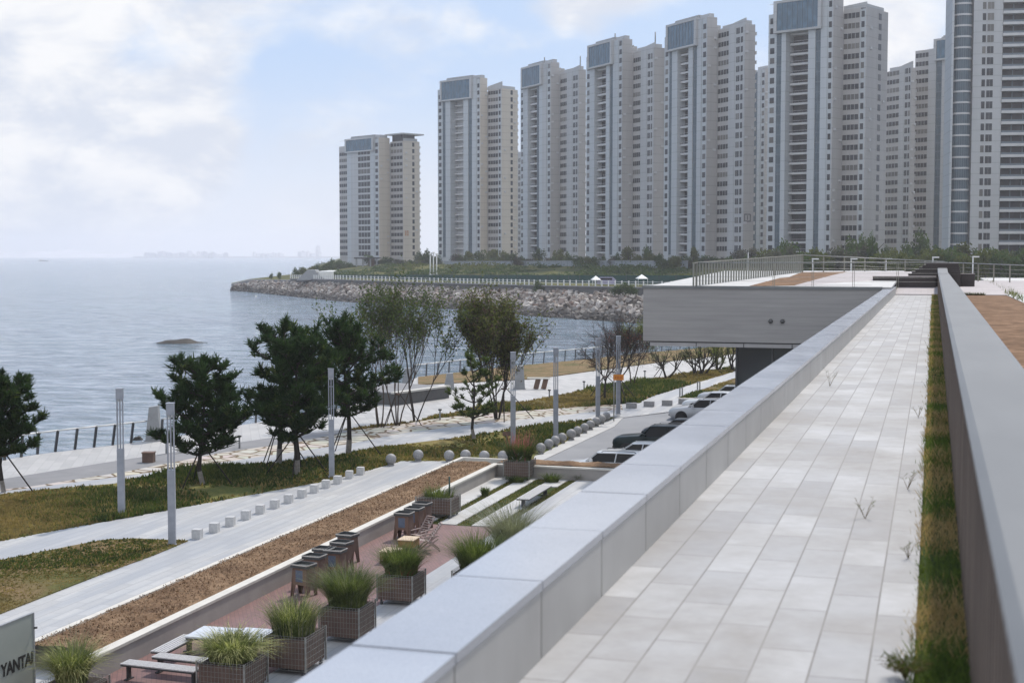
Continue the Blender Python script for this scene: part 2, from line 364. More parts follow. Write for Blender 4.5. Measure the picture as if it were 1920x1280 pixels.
# promenade, bands, lawns, paths
prom_low = [(1376, 688), (1234, 708), (1109, 730), (968, 755), (874, 769), (827, 777), (784, 789), (640, 806), (560, 813), (467, 826), (220, 863), (20, 895), (0, 898), (-260, 935)]
sheet('promenade_paving', SH[:-1] + [(1480, 640), (1480, 672)] + prom_low, M_['pave2'])
crazy_up = [(-260, 950), (0, 918), (67, 910), (233, 884), (417, 848), (560, 828), (671, 805), (750, 795), (827, 783), (877, 777), (1109, 761), (1165, 757)]
crazy_lo = [(1168, 768), (1109, 772), (952, 789), (884, 796), (765, 810), (659, 831), (417, 866), (233, 892), (77, 912), (0, 921), (-260, 954)]
sheet('asphalt_band', [(640, 806), (560, 813), (467, 826), (220, 863), (20, 895), (0, 898), (-260, 935), (-260, 950), (0, 918), (67, 910), (233, 884), (417, 848), (560, 828), (671, 806)], M_['band'])
def crazy():
    m, nt, N, L, B = newmat('crazy_paving'); co = coords(N, L, 'pos')
    v = N.new('ShaderNodeTexVoronoi'); v.feature = 'DISTANCE_TO_EDGE'; v.inputs['Scale'].default_value = 1.05; L.new(co, v.inputs['Vector'])
    v2 = N.new('ShaderNodeTexVoronoi'); v2.inputs['Scale'].default_value = 1.05; L.new(co, v2.inputs['Vector'])
    e = ramp(N, L, v.outputs['Distance'], [(.05, 0), (.09, 1)])
    st = mixc(N, L, .10, (.50, .46, .40), v2.outputs['Color'], 'MULTIPLY')
    L.new(mixc(N, L, e, (.13, .085, .04), st), B.inputs['Base Color']); B.inputs['Roughness'].default_value = .85
    return m
sheet('crazy_paving', crazy_up + crazy_lo, crazy())
grass_hi = [(827, 777), (874, 769), (968, 755), (1109, 730), (1234, 708), (1376, 688), (1375, 697), (1225, 742), (1197, 755), (1165, 757), (1109, 761), (877, 777), (827, 783), (750, 795), (671, 805), (640, 806), (784, 789)]
sheet('lawn', grass_hi, M_['grassd'])
low_path_L = [(-260, 962), (0, 926), (70, 918), (213, 906), (300, 890), (467, 873), (640, 852), (765, 831), (884, 817), (952, 805), (1109, 786), (1150, 781, -.1)]
sheet('path', [(p[0], p[1]) for p in crazy_lo[::-1]] + [(1175, 767), (1160, 775, -.1)] + low_path_L[::-1], M_['pave'])
plaza_up = [(-200, 1060), (0, 1014), (100, 995), (320, 955), (620, 900), (722, 873), (752, 864), (861, 864), (935, 866)]
lawn_main = low_path_L + [(1137, 790, -.3), (1010, 854, -.4), (1000, 866, -.4), (935, 866, -.2)] + plaza_up[::-1]
sheet('lawn', lawn_main, M_['grass'])
plaza_pts = plaza_up + [(990, 868), (900, 900), (120, 1400), (-200, 1500)]
sheet('plaza_paving', plaza_pts, M_['pave'])
small_lawn = [(-150, 1085), (0, 1051), (144, 1022), (192, 1013), (252, 1010), (315, 1013), (350, 1015), (293, 1039), (192, 1076), (0, 1151), (-150, 1215)]
sheet('lawn', small_lawn, M_['grassd'], thick=.1, dz=.035)
# parking lot and the pale strip with the balls
sheet('parking_lot', [(1000, 868, -.4), (1014, 860, -.42), (1150, 798, -.32), (1168, 781, -.15), (1275, 768, -.05), (1420, 760, -.02), (1560, 760, -.02), (1700, 900, -.5), (1500, 1000, -.8), (1100, 930, -.8)], M_['asphalt'], thick=.3)
sheet('pavement', [(1000, 868, -.39), (1002, 853, -.39), (1132, 789, -.29), (1160, 775, -.1), (1170, 781, -.13), (1152, 799, -.3), (1018, 862, -.4)], M_['strip'], thick=.25)
sheet('path', [(1150, 781, -.1), (1168, 768), (1165, 757), (1197, 755), (1225, 742), (1375, 697), (1480, 672), (1480, 682), (1376, 709), (1270, 746), (1400, 745), (1560, 748), (1560, 762), (1420, 761), (1275, 769), (1172, 782, -.13)], M_['pave'])
sheet('lawn', [(1270, 746), (1376, 709), (1480, 682), (1560, 700), (1560, 748), (1400, 745)], M_['grassd'])
sheet('planting_bed', [(784, 708), (968, 687), (1096, 675), (1200, 663), (1370, 649), (1480, 640), (1480, 655), (1376, 664), (1234, 680), (1109, 696), (1002, 711), (902, 716), (784, 722)], M_['orange'], thick=.3, dz=.08)

# dining terrace
XR = W(932, 871, .6).x; XL = W(865, 860, .6).x
YE = W(1005, 874, .6).y; YF = W(1005, 864, .6).y; YN = W(162, 1247, .6).y
YB = W(800, 982, 0).y
def slab(name, x0, x1, y0, y1, z, mat, thick=.5, **k):
    b = MB(); b.box(x0, x1, y0, y1, z - thick, z); k.setdefault('kind', 'structure'); return b.build(name, mat, **k)
sx = lambda px, py: W(px, py, 0).x
slab('terrace_floor', XR - .02, -2.6, -12, YB, .012, M_['redpave'])
slab('ground_strip', XR - .02, -2.6, YB + .001, YE + .02, .004, M_['grassg'])
xa1 = sx(864, 951); xb0, xb1 = sx(956, 910) , sx(1003, 901.6); xc0, xc1 = sx(1010.6, 912.5), sx(1048, 912.5); xd0 = sx(1085, 900)
slab('stepping_strip', XR, xa1, YB + .01, YE - .1, .05, M_['strip'], .1)
slab('stepping_strip', xb0, xb1, YB + .01, YE - .1, .05, M_['strip'], .1)
slab('stepping_strip', xc0, xc1, YB + .01, W(1013, 932).y, .05, M_['strip'], .1)
slab('stepping_strip', xc0, xc1, W(1010, 912.5).y, W(1010, 899).y, .05, M_['strip'], .1)
slab('pavement', xd0, -2.7, -12, YE - .1, .055, M_['pave'], .1)
slab('gravel', XR - 3, XR + .4, YN - 9, YN - .02, .03, plain('gravel', (.34, .32, .30), (.16, .15, .15), 12, .9, space='pos', bmp=.5))
# raised mulch bed with its retaining walls
def bedwalls():
    zt = .6; w = .26
    t = thing('retaining_wall', (XR, (YN + YE) / 2, 0), 'long pale concrete retaining wall with cream cap between brown bed and dining terrace', 'wall')
    b = MB(); b.box(XR - w, XR, YN, YE + .3, -.4, zt - .05); b.build('wall', M_['concrete'], t, world=True)
    b = MB(); b.box(XR - w - .02, XR + .03, YN - .03, YE + .3, zt - .048, zt + .03); b.build('cap', M_['cap'], t, world=True)
    t = thing('retaining_wall', (-11, YE, 0), 'concrete end wall with pale cap behind the striped planting strips', 'wall')
    b = MB(); b.box(XR + .001, -2.7, YE, YE + .22, -.4, zt - .05); b.build('wall', M_['concrete'], t, world=True)
    b = MB(); b.box(XR + .032, -2.7, YE - .03, YE + .24, zt - .047, zt + .03); b.build('cap', M_['cap'], t, world=True)
    t = thing('bed_kerb', (XL, 40, 0), 'pale stone kerb along outer edge of the long brown bark bed', 'kerb')
    b = MB(); b.box(XL - .2, XL, YN + 1, YF + .2, -.3, zt + .02); b.build('kerb', M_['cap'], t, world=True)
    b = MB(); b.box(XL - .62, XL - .201, YN + 1, YF + .2, -.2, .014); b.build('edge_paving', plain('cream_edge_stone', (.56, .53, .46), (.46, .44, .39), 1.5, .8, space='pos'), t, world=True)
    b = MB(); b.box(XL + .001, -2.7, YF, YF + .2, -.6, zt + .021); b.build('kerb', M_['cap'], t, world=True)
    b = MB()
    def soil(x0, x1, y0, y1, nx, ny):
        vs = []; fs = []
        for j in range(ny + 1):
            for i in range(nx + 1):
                x = x0 + (x1 - x0) * i / nx; y = y0 + (y1 - y0) * j / ny
                e = min(i, nx - i, 3) / 3
                z = zt - .03 + e * (.10 + .05 * noise.noise(Vector((x * 1.3, y * 1.3, 0))) + .035 * noise.noise(Vector((x * 7, y * 7, 3))))
                vs.append((x, y, z))
        for j in range(ny):
            for i in range(nx): k = j * (nx + 1) + i; fs.append((k, k + 1, k + nx + 2, k + nx + 1))
        b.add(vs, fs)
    soil(XL, XR - w, YN + 1, YE + .22, 20, 420); soil(XR - w, -2.7, YE + .22, YF, 160, 6)
    rr_ = random.Random(2)
    for i in range(9000):
        x = rr_.uniform(XL + .1, XR - w - .05); y = rr_.uniform(YN + 1, YE); z = zt + .075 + .05 * noise.noise(Vector((x * 1.3, y * 1.3, 0))) + .035 * noise.noise(Vector((x * 7, y * 7, 3))); a = rr_.uniform(0, 6.3); l = rr_.uniform(.03, .08); e = rr_.uniform(.01, .03)
        b.add([(x, y, z - .02), (x + cos(a) * l, y + sin(a) * l, z + rr_.uniform(-.01, .03)), (x + cos(a + .5) * l * .8, y + sin(a + .5) * l * .8, z + e + .02)], [(0, 1, 2)], int(rr_.random() < .6))
    b.build('bark_mulch', [M_['mulch'], plain('pale_bark_chips', (.42, .29, .18), (.26, .17, .10), 3, .9, space='pos')], kind='stuff', label='brown bark mulch filling the long raised bed', cat='mulch')
bedwalls()

# ================================================================ FAR SHORE
COL = [(434, 545, 537, 6), (470, 547.5, 529, 14), (545, 555, 530, 22), (640, 565, 532.5, 24), (753, 572.5, 537.5, 24), (857, 579.5, 541, 25), (995, 592, 545.5, 26), (1199, 606, 550.5, 28), (1330, 612, 553, 30), (1700, 618, 556, 30), (2400, 622, 558, 30)]
def far_shore():
    water = []; top = []
    for px, yw, yt, run in COL:
        dw = (H - WZ) * F / (yw - 478); dt = dw + run
        zt = H - (yt - 478) * dt / F
        water.append(PD(px, dw, WZ)); top.append((px, dt, zt))
    # land: columns x rows
    b = MB(); rows = []
    for (px, dt, zt), (_, yw, yt, run) in zip(top, COL):
        wallh = 1.0 if px < 560 else 1.25
        back = 16 if px < 500 else (90 if px < 560 else 2200)
        r = []
        for d, z in ((-run - 3, WZ - 1.5), (-run * .5, (WZ + zt) / 2 - .8), (-.6, zt - .3), (-.1, zt - .3), (0, zt + wallh), (5, zt + wallh), (62, zt + wallh), (125, 6.0 if px > 700 else (4.6 if px > 600 else 2.6)), (150, 6.7 if px > 700 else (5.0 if px > 600 else 2.6)), (1e9, 7.0 if px > 700 else (5.4 if px > 600 else 2.6))):
            if d > back: d = back; z = min(z, 6.9) if back > 50 else zt + wallh
            r.append(PD(px, dt + d, z))
        rows.append(r)
    n = len(rows[0])
    for r in rows: b.v += [tuple(p) for p in r]
    for i in range(len(rows) - 1):
        for j in range(n - 1):
            if (rows[i][j] - rows[i][j + 1]).length < 1e-3 and (rows[i + 1][j] - rows[i + 1][j + 1]).length < 1e-3: continue
            b.f.append([i * n + j, (i + 1) * n + j, (i + 1) * n + j + 1, i * n + j + 1]); b.m.append(1 if j < 5 else 0); b.sm.append(False)
    k = n - 1
    for r in (rows[0], rows[1], rows[2]):
        pass
    m_l = ground_mix('far_bank', [(.030, .045, .022), (.05, .065, .026), (.12, .115, .035), (.075, .08, .03)], .035, 1.2, bmp=.3)
    b.build('terrain', [m_l, M_['band']], kind='structure')
    # seawall face with coping
    m_w = planks('seawall_blocks', (.17, .165, .16), (.13, .125, .125), (.07, .07, .07), 2.2, .6, 0, .03)
    t = thing('seawall', tuple(PD(857, top[5][1], 1)), 'low dark grey stone seawall above the rubble slope on the far shore', 'wall')
    b = MB(); c = MB()
    tp = top[2:]
    for i in range(len(tp) - 1):
        a = PD(tp[i][0], tp[i][1] - .4, tp[i][2]); d = PD(tp[i + 1][0], tp[i + 1][1] - .4, tp[i + 1][2])
        b.prism([(a.x, a.y, a.z + 1.2), (d.x, d.y, d.z + 1.2)] + [(d.x, d.y + .3, d.z + 1.2), (a.x, a.y + .3, a.z + 1.2)], 2.2)
        c.beam(a + Vector((0, .1, 1.36)), d + Vector((0, .1, 1.36)), .8, .24)
    b.build('wall', plain('dark_seawall', (.15, .145, .14), (.10, .10, .10), .4, .9, space='pos'), t, world=True); c.build('coping', M_['band'], t, world=True)
    # white railing
    t = thing('white_railing', tuple(PD(857, top[5][1], 2)), 'white post railing running along the top of the far seawall', 'railing')
    rail = MB(); segs = []
    for i in range(len(tp) - 1):
        a = PD(tp[i][0], tp[i][1] + .3, tp[i][2] + 1.45); d = PD(tp[i + 1][0], tp[i + 1][1] + .3, tp[i + 1][2] + 1.45); segs.append((a, d))
    for a, d in segs[:6]:
        for h in (1.1, .6): rail.beam(a + Vector((0, 0, h)), d + Vector((0, 0, h)), .07, .07)
    rail.build('rail', M_['whitep'], t, world=True)
    total = sum((d - a).length for a, d in segs[:6]); step = total / 97; acc = 0; nn = 0
    pm = MB(); pm.box(-.11, .11, -.11, .11, 0, 1.25); pm.box(-.15, .15, -.15, .15, 1.25, 1.33); pme = pm.mesh('post', [M_['whitep']])
    for a, d in segs[:6]:
        ln = (d - a).length; s = (-acc) % step if acc else 0
        while s < ln:
            o = bpy.data.objects.new('post', pme); SC.collection.objects.link(o); o.parent = t; o.location = a.lerp(d, s / ln) - t.location; s += step
        acc += ln
    # green net fence
    t = thing('construction_fence', tuple(PD(900, 420, 2)), 'long dark green construction fence behind the white seawall railing', 'fence')
    fp = [(628, 498, 3.6, 1.7), (760, 455, 4.2, 1.9), (900, 420, 4.7, 2.0), (1087, 375, 5.2, 2.2), (1300, 345, 5.6, 2.4), (1500, 335, 6, 2.4)]
    b = MB(); c = MB()
    for i in range(len(fp) - 1):
        (p0, d0, z0, h0), (p1, d1, z1, h1) = fp[i], fp[i + 1]
        a = PD(p0, d0, z0); d = PD(p1, d1, z1); k = int((d - a).length / 5)
        for q in range(k):
            u = a.lerp(d, q / k); v = a.lerp(d, (q + 1) / k); hh = 1.8 + rnd.uniform(-.12, .12)
            b.prism([(u.x, u.y, u.z), (v.x, v.y, u.z), (v.x, v.y + .06, u.z), (u.x, u.y + .06, u.z)], 2.6)
            c.beam((u.x, u.y - .06, u.z - 2.6), (u.x, u.y - .06, u.z + .06), .12, .12)
    b.build('panel', plain('green_net', (.010, .062, .050), (.006, .038, .034), .5, .8, space='pos'), t, world=True); c.build('post', M_['steel'], t, world=True)
    # pale wall below the towers
    t = thing('boundary_fence', tuple(PD(1000, 470, 6)), 'pale blue grey hoarding along the foot of the tower blocks', 'fence')
    b = MB(); c = MB(); fp = [(832, 560, 8.0), (1010, 505, 8.3), (1110, 472, 8.6), (1290, 430, 8.7)]
    for i in range(len(fp) - 1):
        a = PD(*fp[i]); d = PD(*fp[i + 1]); k = int((d - a).length / 4)
        for q in range(k):
            u = a.lerp(d, q / k); v = a.lerp(d, (q + .96) / k); dz = rnd.uniform(-.06, .06)
            b.prism([(u.x, u.y, u.z + dz), (v.x, v.y, u.z + dz), (v.x, v.y + .1, u.z + dz), (u.x, u.y + .1, u.z + dz)], 2.2)
        c.beam(a + Vector((0, -.05, .05)), d + Vector((0, -.05, .05)), .16, .14)
    b.build('panel', plain('pale_hoarding', (.27, .30, .33), (.20, .225, .25), .3, .7, space='pos'), t, world=True); c.build('rail', M_['grey'], t, world=True)
    # rubble slope
    m, nt, N, L, B = newmat('rubble'); vi = N.new('ShaderNodeObjectInfo')
    at = N.new('ShaderNodeAttribute'); at.attribute_name = 'tone'
    wet = N.new('ShaderNodeSeparateXYZ'); g = coords(N, L, 'pos'); L.new(g, wet.inputs[0])
    wm = N.new('ShaderNodeMapRange'); wm.inputs['From Min'].default_value = -1.9; wm.inputs['From Max'].default_value = -.5; L.new(wet.outputs[2], wm.inputs['Value'])
    c = ramp(N, L, at.outputs['Fac'], [(0, (.07, .06, .053)), (.3, (.22, .185, .16)), (.6, (.33, .295, .265)), (.85, (.46, .43, .40)), (1, (.20, .13, .10))])
    L.new(mixc(N, L, wm.outputs[0], mixc(N, L, .82, c, (.06, .055, .05)), c), B.inputs['Base Color']); B.inputs['Roughness'].default_value = .9
    b = MB(); tones = []
    for i in range(len(top) - 2):
        px0, d0, z0 = top[i]; px1, d1, z1 = top[i + 1]
        a0, a1 = water[i], water[i + 1]; b0, b1 = PD(px0, d0, z0), PD(px1, d1, z1)
        ln = (a1 - a0).length; n = int(ln * COL[i][3] * (1.25 if px0 < 1100 else .6))
        for _ in range(n):
            u, v = rnd.random(), rnd.uniform(-.06, 1.0)
            p = (a0.lerp(a1, u)).lerp(b0.lerp(b1, u), v); p.z += rnd.uniform(-.5, .35) + .35 * noise.noise(p * .12)
            s = rnd.uniform(.28, .78) * (1.25 if rnd.random() < .15 else 1)
            Mx = Matrix.Translation(p) @ Matrix.Rotation(rnd.uniform(0, 6.3), 4, Vector((rnd.uniform(-1, 1), rnd.uniform(-1, 1), rnd.uniform(-1, 1))).normalized())
            vs = [Mx @ Vector((sx_ * s * rnd.uniform(.5, 1), sy_ * s * rnd.uniform(.45, .9), sz_ * s * rnd.uniform(.3, .7))) for sx_ in (-1, 1) for sy_ in (-1, 1) for sz_ in (-1, 1)]
            b.add(vs, [(0, 1, 3, 2), (4, 6, 7, 5), (0, 4, 5, 1), (2, 3, 7, 6), (0, 2, 6, 4), (1, 5, 7, 3)]); tones += [rnd.random()] * 6
    o = b.build('riprap_rubble', m, kind='stuff', label='slope of tumbled pale pinkish rubble stones along the far shore', cat='rubble')
    at_ = o.data.attributes.new('tone', 'FLOAT', 'FACE'); at_.data.foreach_set('value', tones)
    return top
TOP = far_shore()

# rocks standing in the sea
def sea_rock(px0, px1, yb, yt, label, seed):
    r = random.Random(seed); dep = (H - WZ) * F / (yb - 478); c = PD((px0 + px1) / 2, dep, WZ)
    w = (px1 - px0) * dep / F; h = (yb - yt) * dep / F; b = MB(); nx, ny = 60, 16; vs = []; fs = []
    for j in range(ny + 1):
        for i in range(nx + 1):
            u = i / nx * 2 - 1; v = j / ny * 2 - 1
            e = max(0, 1 - u * u) ** .7 * max(0, 1 - v * v)
            x = u * w / 2; y = v * w * .22
            e *= .45 + .65 * math.exp(-((u - .02) / .42) ** 2)
            z = h * 1.0 * e * (.62 + .6 * noise.noise(Vector((u * 2.1 + seed, v * 1.5, seed)))) + .12 * h * noise.noise(Vector((u * 14, v * 6, seed))) - .25
            q = RT * x + Vector((-sin(PSI), cos(PSI), 0)) * y; vs.append((c.x + q.x, c.y + q.y, WZ + z))
    for j in range(ny):
        for i in range(nx): k = j * (nx + 1) + i; fs.append((k, k + 1, k + nx + 2, k + nx + 1))
    b.add(vs, fs, 0, True)
    b.build('sea_rock', plain('wet_rock', (.038, .030, .022), (.018, .016, .013), .9, .8, bmp=.6, bscale=4), label=label, cat='rock')
sea_rock(266, 406, 643, 628, 'low brown rocky islet rising from the open water in mid bay', 3)
sea_rock(-60, 22, 650, 644, 'flat dark rock awash at the left edge of the water', 5)
sea_rock(95, 168, 829, 822, 'thin flat reef just awash beyond the promenade railing', 8)
sea_rock(232, 275, 826, 808, 'dark boulder in the water beside the leaning grey pillar and railing', 9)
sea_rock(290, 318, 818, 808, 'small dark rock showing behind the foot of the leaning pillar', 12)
# ================================================================ TOWERS
def wallmat(name, c, c2=None, fh=3.0):
    m, nt, N, L, B = newmat(name); g = coords(N, L, 'pos'); s = N.new('ShaderNodeSeparateXYZ'); L.new(g, s.inputs[0])
    a = N.new('ShaderNodeMath'); a.operation = 'DIVIDE'; L.new(s.outputs[2], a.inputs[0]); a.inputs[1].default_value = fh
    f = N.new('ShaderNodeMath'); f.operation = 'FRACT'; L.new(a.outputs[0], f.inputs[0])
    l = ramp(N, L, f.outputs[0], [(0, .80), (.05, .80), (.07, 1)], 'CONSTANT')
    base = ramp(N, L, tnoise(N, L, coords(N, L, 'pos', (.05, .05, .012)), 1, 5, .6), [(.3, c2 or tuple(x * .86 for x in c)), (.7, c)])
    st = ramp(N, L, tnoise(N, L, coords(N, L, 'pos', (.6, .6, .03)), 1, 4, .6), [(.3, .90), (.7, 1.04)])
    L.new(mixc(N, L, .8, mixc(N, L, 1, base, l, 'MULTIPLY'), st, 'MULTIPLY'), B.inputs['Base Color']); B.inputs['Roughness'].default_value = .8; return m
M_['tw'] = wallmat('tower_render', (.43, .435, .445)); M_['twb'] = wallmat('tower_render_cool', (.45, .475, .50))
M_['twp'] = wallmat('tower_render_warm', (.41, .395, .39)); M_['tww'] = wallmat('tower_render_cream', (.56, .50, .43))
M_['slab'] = plain('balcony_slab', (.50, .495, .50), (.44, .44, .445), .5, .8)
def glassm(name, c, rough=.12, sp=.8, c2=None):
    m, nt, N, L, B = newmat(name); oi = N.new('ShaderNodeObjectInfo')
    c2 = c2 or tuple(x * 1.9 + .01 for x in c)
    gc = mixc(N, L, ramp(N, L, tnoise(N, L, coords(N, L, 'pos', (.5, .5, .35)), 1, 1, .5), [(.42, 0), (.66, 1)]), c, c2)
    if name == 'window_glass': gc = mixc(N, L, ramp(N, L, oi.outputs['Random'], [(.80, 0), (.82, .55), (.94, .9)], 'CONSTANT'), gc, (.16, .15, .14))
    L.new(gc, B.inputs['Base Color'])
    B.inputs['Roughness'].default_value = rough; B.inputs['Specular IOR Level'].default_value = sp; return m
M_['win'] = glassm('window_glass', (.014, .016, .022), .3, .3, (.03, .034, .042)); M_['winblue'] = glassm('blue_glass', (.035, .085, .13), .2, .6, (.06, .13, .19))
M_['winteal'] = glassm('strip_glass', (.045, .075, .10), .3, .4, (.07, .11, .14))
M_['windark'] = glassm('balcony_glass', (.014, .014, .019), .35, .25); M_['mull'] = plain('window_mullion', (.42, .43, .44), None, 1, .6)
M_['mulld'] = plain('dark_mullion', (.12, .15, .18), None, 1, .6)
def winmesh(name, k, recess=.0, frac=None):
    """unit window: x 0..1, z 0..1, sits on plane y=0 and projects to -y"""
    b = MB(); b.box(0, 1, -.10, 0, 0, 1, 1)
    for i in range(k):
        g = .07 / k if k > 1 else .06; a = i / k + g; c = (i + 1) / k - g
        b.box(a, c, -.13, -.09, .05, .95, 0)
    return b.mesh(name, [M_['win'], M_['mull']])
WM = {k: winmesh('window', k) for k in (1, 2, 3, 4)}
WMd = {}
def winmesh_dark(k):
    b = MB(); b.box(0, 1, -.05, 0, 0, 1, 0)
    for i in range(1, k): b.box(i / k - .012, i / k + .012, -.09, -.05, 0, 1, 1)
    return b.mesh('window', [M_['win'], M_['mull']])
for k in (1, 2, 3, 4): WMd[k] = winmesh_dark(k)

def ekind_(sg): return sg['end'][0]
def tower(label, px, D, alpha, segs, zt, zb=6.5, warm=False, pent=None, slant=(), name='apartment_tower', fh=3.0, roofdrop=8.0, sign=None, aerial=False, marks=None):
    ca, sa = cos(alpha), sin(alpha); fwh = Vector((-sin(PSI), cos(PSI), 0))
    ax = RT * sa - fwh * ca; rz = atan2(ax.y, ax.x)
    loc = PD(px, D, zb); t = thing(name, loc, label, 'apartment tower', rz, 'tall apartment towers along the shore')
    Hh = zt - zb; x = px; a = 0.0; b0 = 0.0; dep = D
    wall = MB(); glass = MB(); slabs = MB(); wins = []; balcs = []; gmull = MB()
    pen = []
    for si, sg in enumerate(segs):
        # width of the end face
        mods = sg['m']; a_start = a; x_s, dep_s = x, dep
        lens = []
        for kind, w in mods:
            ph = (x - CX) / F; L_ = w * dep / (F * (sa + ca * ph)); lens.append(L_); dep -= L_ * ca; x += w
        ph = (x - CX) / F; ew = sg['end'][1]; Lb = ew * dep / (F * (ca - sa * ph)) if ekind_(sg) != 'none' else 15.0
        top = Hh - sg.get('drop', 0)
        nfl = 0
        for mi_, ((kind, w), L_) in enumerate(zip(mods, lens)):
            top = Hh - sg.get('drop', 0) - (2.6 if pent and si == 0 and mi_ < pent[0] else 0); nfl = int((top - sg.get('head', 3.0)) / fh)
            if kind == 'recess':
                dpt = 4.6 if alpha > .6 else 3.3; wall.box(a, a + L_, b0 + dpt, b0 + Lb + 9, 0, top - .4, 2)
                glass.box(a + .05, a + L_ - .05, b0 + dpt - .06, b0 + dpt - .01, 4.2, top - 1.2, 2)
                for f in range(nfl - 1):
                    z = 4.2 + f * fh; balcs.append((a, L_, b0, dpt, z))
                pen.append((a, L_, top))
            elif kind == 'glass':
                wall.box(a, a + L_, b0 + .5, b0 + Lb, 0, top, 1)
                glass.box(a + .02, a + L_ - .02, b0 + .30, b0 + .49, 3.6, top - .8, 0)
                for f in range(nfl):
                    z = 4.2 + f * fh; slabs.box(a + .03, a + L_ - .03, b0 + .22, b0 + .30, z - .25, z + .08, 1)
                slabs.box(a + L_ * .5 - .05, a + L_ * .5 + .05, b0 + .2, b0 + .30, 3.6, top - .8, 1)
            elif kind == 'bigbalc':
                wall.box(a, a + L_, b0 + 2.2, b0 + Lb, 0, top, 1); glass.box(a + .05, a + L_ - .05, b0 + 2.1, b0 + 2.19, 1, top - 1, 2)
                for f in range(nfl): balcs.append((a, L_, b0, 2.2, 3.5 + f * fh))
            elif kind == 'round':
                wall.box(a, a + L_, b0 + 2.4, b0 + Lb, 0, top, 1)
                for f in range(nfl): balcs.append((a, L_, b0 + 2.4, -1, 3.5 + f * fh))
            else:
                off = {'win': .25, 'win2': .15, 'band': .55}.get(kind, 0.0)
                mi = {'pier': 1, 'pierw': 0, 'band': 2, 'win': 1}.get(kind, 0)
                wall.box(a, a + L_, b0 + off, b0 + Lb, 0, top - (.5 if kind == 'win' else 0), mi)
                for f in range(nfl):
                    z = 4.2 + f * fh
                    if kind == 'win': wins.append((a + L_ * .22, b0 + off, L_ * .52, z + .55, 1.75, 1, 0))
                    elif kind == 'win2': wins.append((a + L_ * .14, b0 + off, L_ * .36, z + .45, 1.9, 2, 0)); wins.append((a + L_ * .62, b0 + off, L_ * .22, z + .45, 1.9, 1, 0))
                    elif kind == 'band': wins.append((a + L_ * .05, b0 + off, L_ * .88, z + .6, 1.55, 4, 0))
                    elif kind == 'twowin': wins.append((a + L_ * .30, b0 + off, L_ * .12, z + .5, 1.9, 1, 0)); wins.append((a + L_ * .47, b0 + off, L_ * .22, z + .5, 1.9, 2, 0))
                    elif kind == 'lattice': wins.append((a + L_ * .04, b0 + off, L_ * .9, z + .35, 2.1, 4, 0))
            a += L_
        top = Hh - sg.get('drop', 0)
        # end face (normal +a)
        ekind = sg['end'][0]
        if ekind != 'none':
            wall.box(a, a + .25, b0 - .05 if si == 0 else b0 + .3, b0 + Lb, 0, top, 3 if warm else 2)
            for f in range(nfl):
                z = 4.2 + f * fh
                if ekind == 'col': wins.append((b0 + Lb * .56, a + .25, Lb * .13, z + .5, 1.9, 1, 1))
                if ekind in ('col', 'edge'):
                    slabs.box(a - 3, a - .4, b0 + Lb, b0 + Lb + 1.1, z - .1, z + .12, 0)
                    slabs.box(a - 3, a - .4, b0 + Lb + 1.0, b0 + Lb + 1.1, z + .12, z + 1.0, 0)
        for f in range(nfl):          # air-conditioner boxes on the end wall
            if ekind != 'none' and rnd.random() < .4:
                yy = b0 + Lb * rnd.choice((.2, .8)); zz = 4.4 + f * fh; slabs.box(a + .251, a + .65, yy - .45, yy + .45, zz, zz + .7, 0)
        # roof edge: slanted screen wall on top
        if sg.get('slant'):
            h0, h1 = sg['slant']; L0 = a_start; vs = [(L0, b0 + .6, top - .02), (a - .1, b0 + .6, top - .02), (a - .1, b0 + .6, top + h1), (L0, b0 + .6, top + h0), (L0, b0 + 1.0, top - .02), (a - .1, b0 + 1.0, top - .02), (a - .1, b0 + 1.0, top + h1), (L0, b0 + 1.0, top + h0)]
            wall.add(vs, [(0, 1, 2, 3), (4, 7, 6, 5), (3, 2, 6, 7), (0, 3, 7, 4), (1, 5, 6, 2)], 0)
        wall.box((sum(lens[:pent[0]]) if pent and si == 0 else a_start) + 1, a - 1, b0 + 1.6, b0 + Lb - .4, top - .5, top + 1.4, 0)
        if si > 0: wall.box(2, a_start - .01, b0 + .02, b0 + Lb - .05, 0, top - .8, 0)
        sg['a0'] = a_start; sg['a1'] = a; sg['b0'] = b0; sg['lens'] = lens
        b0 += Lb
    s0 = segs[0]
    # penthouse: pale portal frame round blue glass, spanning the recess
    if pent:
        i0, i1, ph_ = pent; A0 = sum(s0['lens'][:i0]); A1 = sum(s0['lens'][:i1]); tp = Hh + .5
        z0 = tp - ph_
        pf = MB(); pf.box(A0 - .5, A1 + .5, -1.0, 4, tp - .7, tp, 0); pf.box(A0 - .5, A1 + .5, -1.0, 4, z0 - .6, z0, 0)
        pf.box(A0 - .5, A0 + .6, -1.0, 4, z0, tp - .7, 0); pf.box(A1 - .6, A1 + .5, -1.0, 4, z0, tp - .7, 0); pf.box(A0 + .6, A1 - .6, 1.5, 4, z0, tp - .7, 0)
        po = pf.build('penthouse', [M_['tw']], t)
        pg = MB(); pg.box(A0 + .62, A1 - .62, -.75, -.6, z0 + .02, tp - .72, 0)
        k = max(3, int((A1 - A0) / 1.8))
        for q in range(k + 1): xx = A0 + .62 + (A1 - A0 - 1.24) * q / k; pg.box(xx - .06, xx + .06, -.86, -.75, z0 + .02, tp - .72, 1)
        pg.build('penthouse_window', [M_['winblue'], M_['mulld']], po)
        pr = MB(); pr.box(A0 + 2, A1 - 1, 1.2, 3.8, tp, tp + 1.2); 
        if aerial: pr.tube([(A1 - 2, 2, tp + 1), (A1 - 2, 2, tp + 2.6)], .25, 6); pr.tube([(segs[-1]['a1'] - 2, segs[-1]['b0'] + 2, Hh - 3), (segs[-1]['a1'] - 2, segs[-1]['b0'] + 2, Hh + 1)], .25, 6)
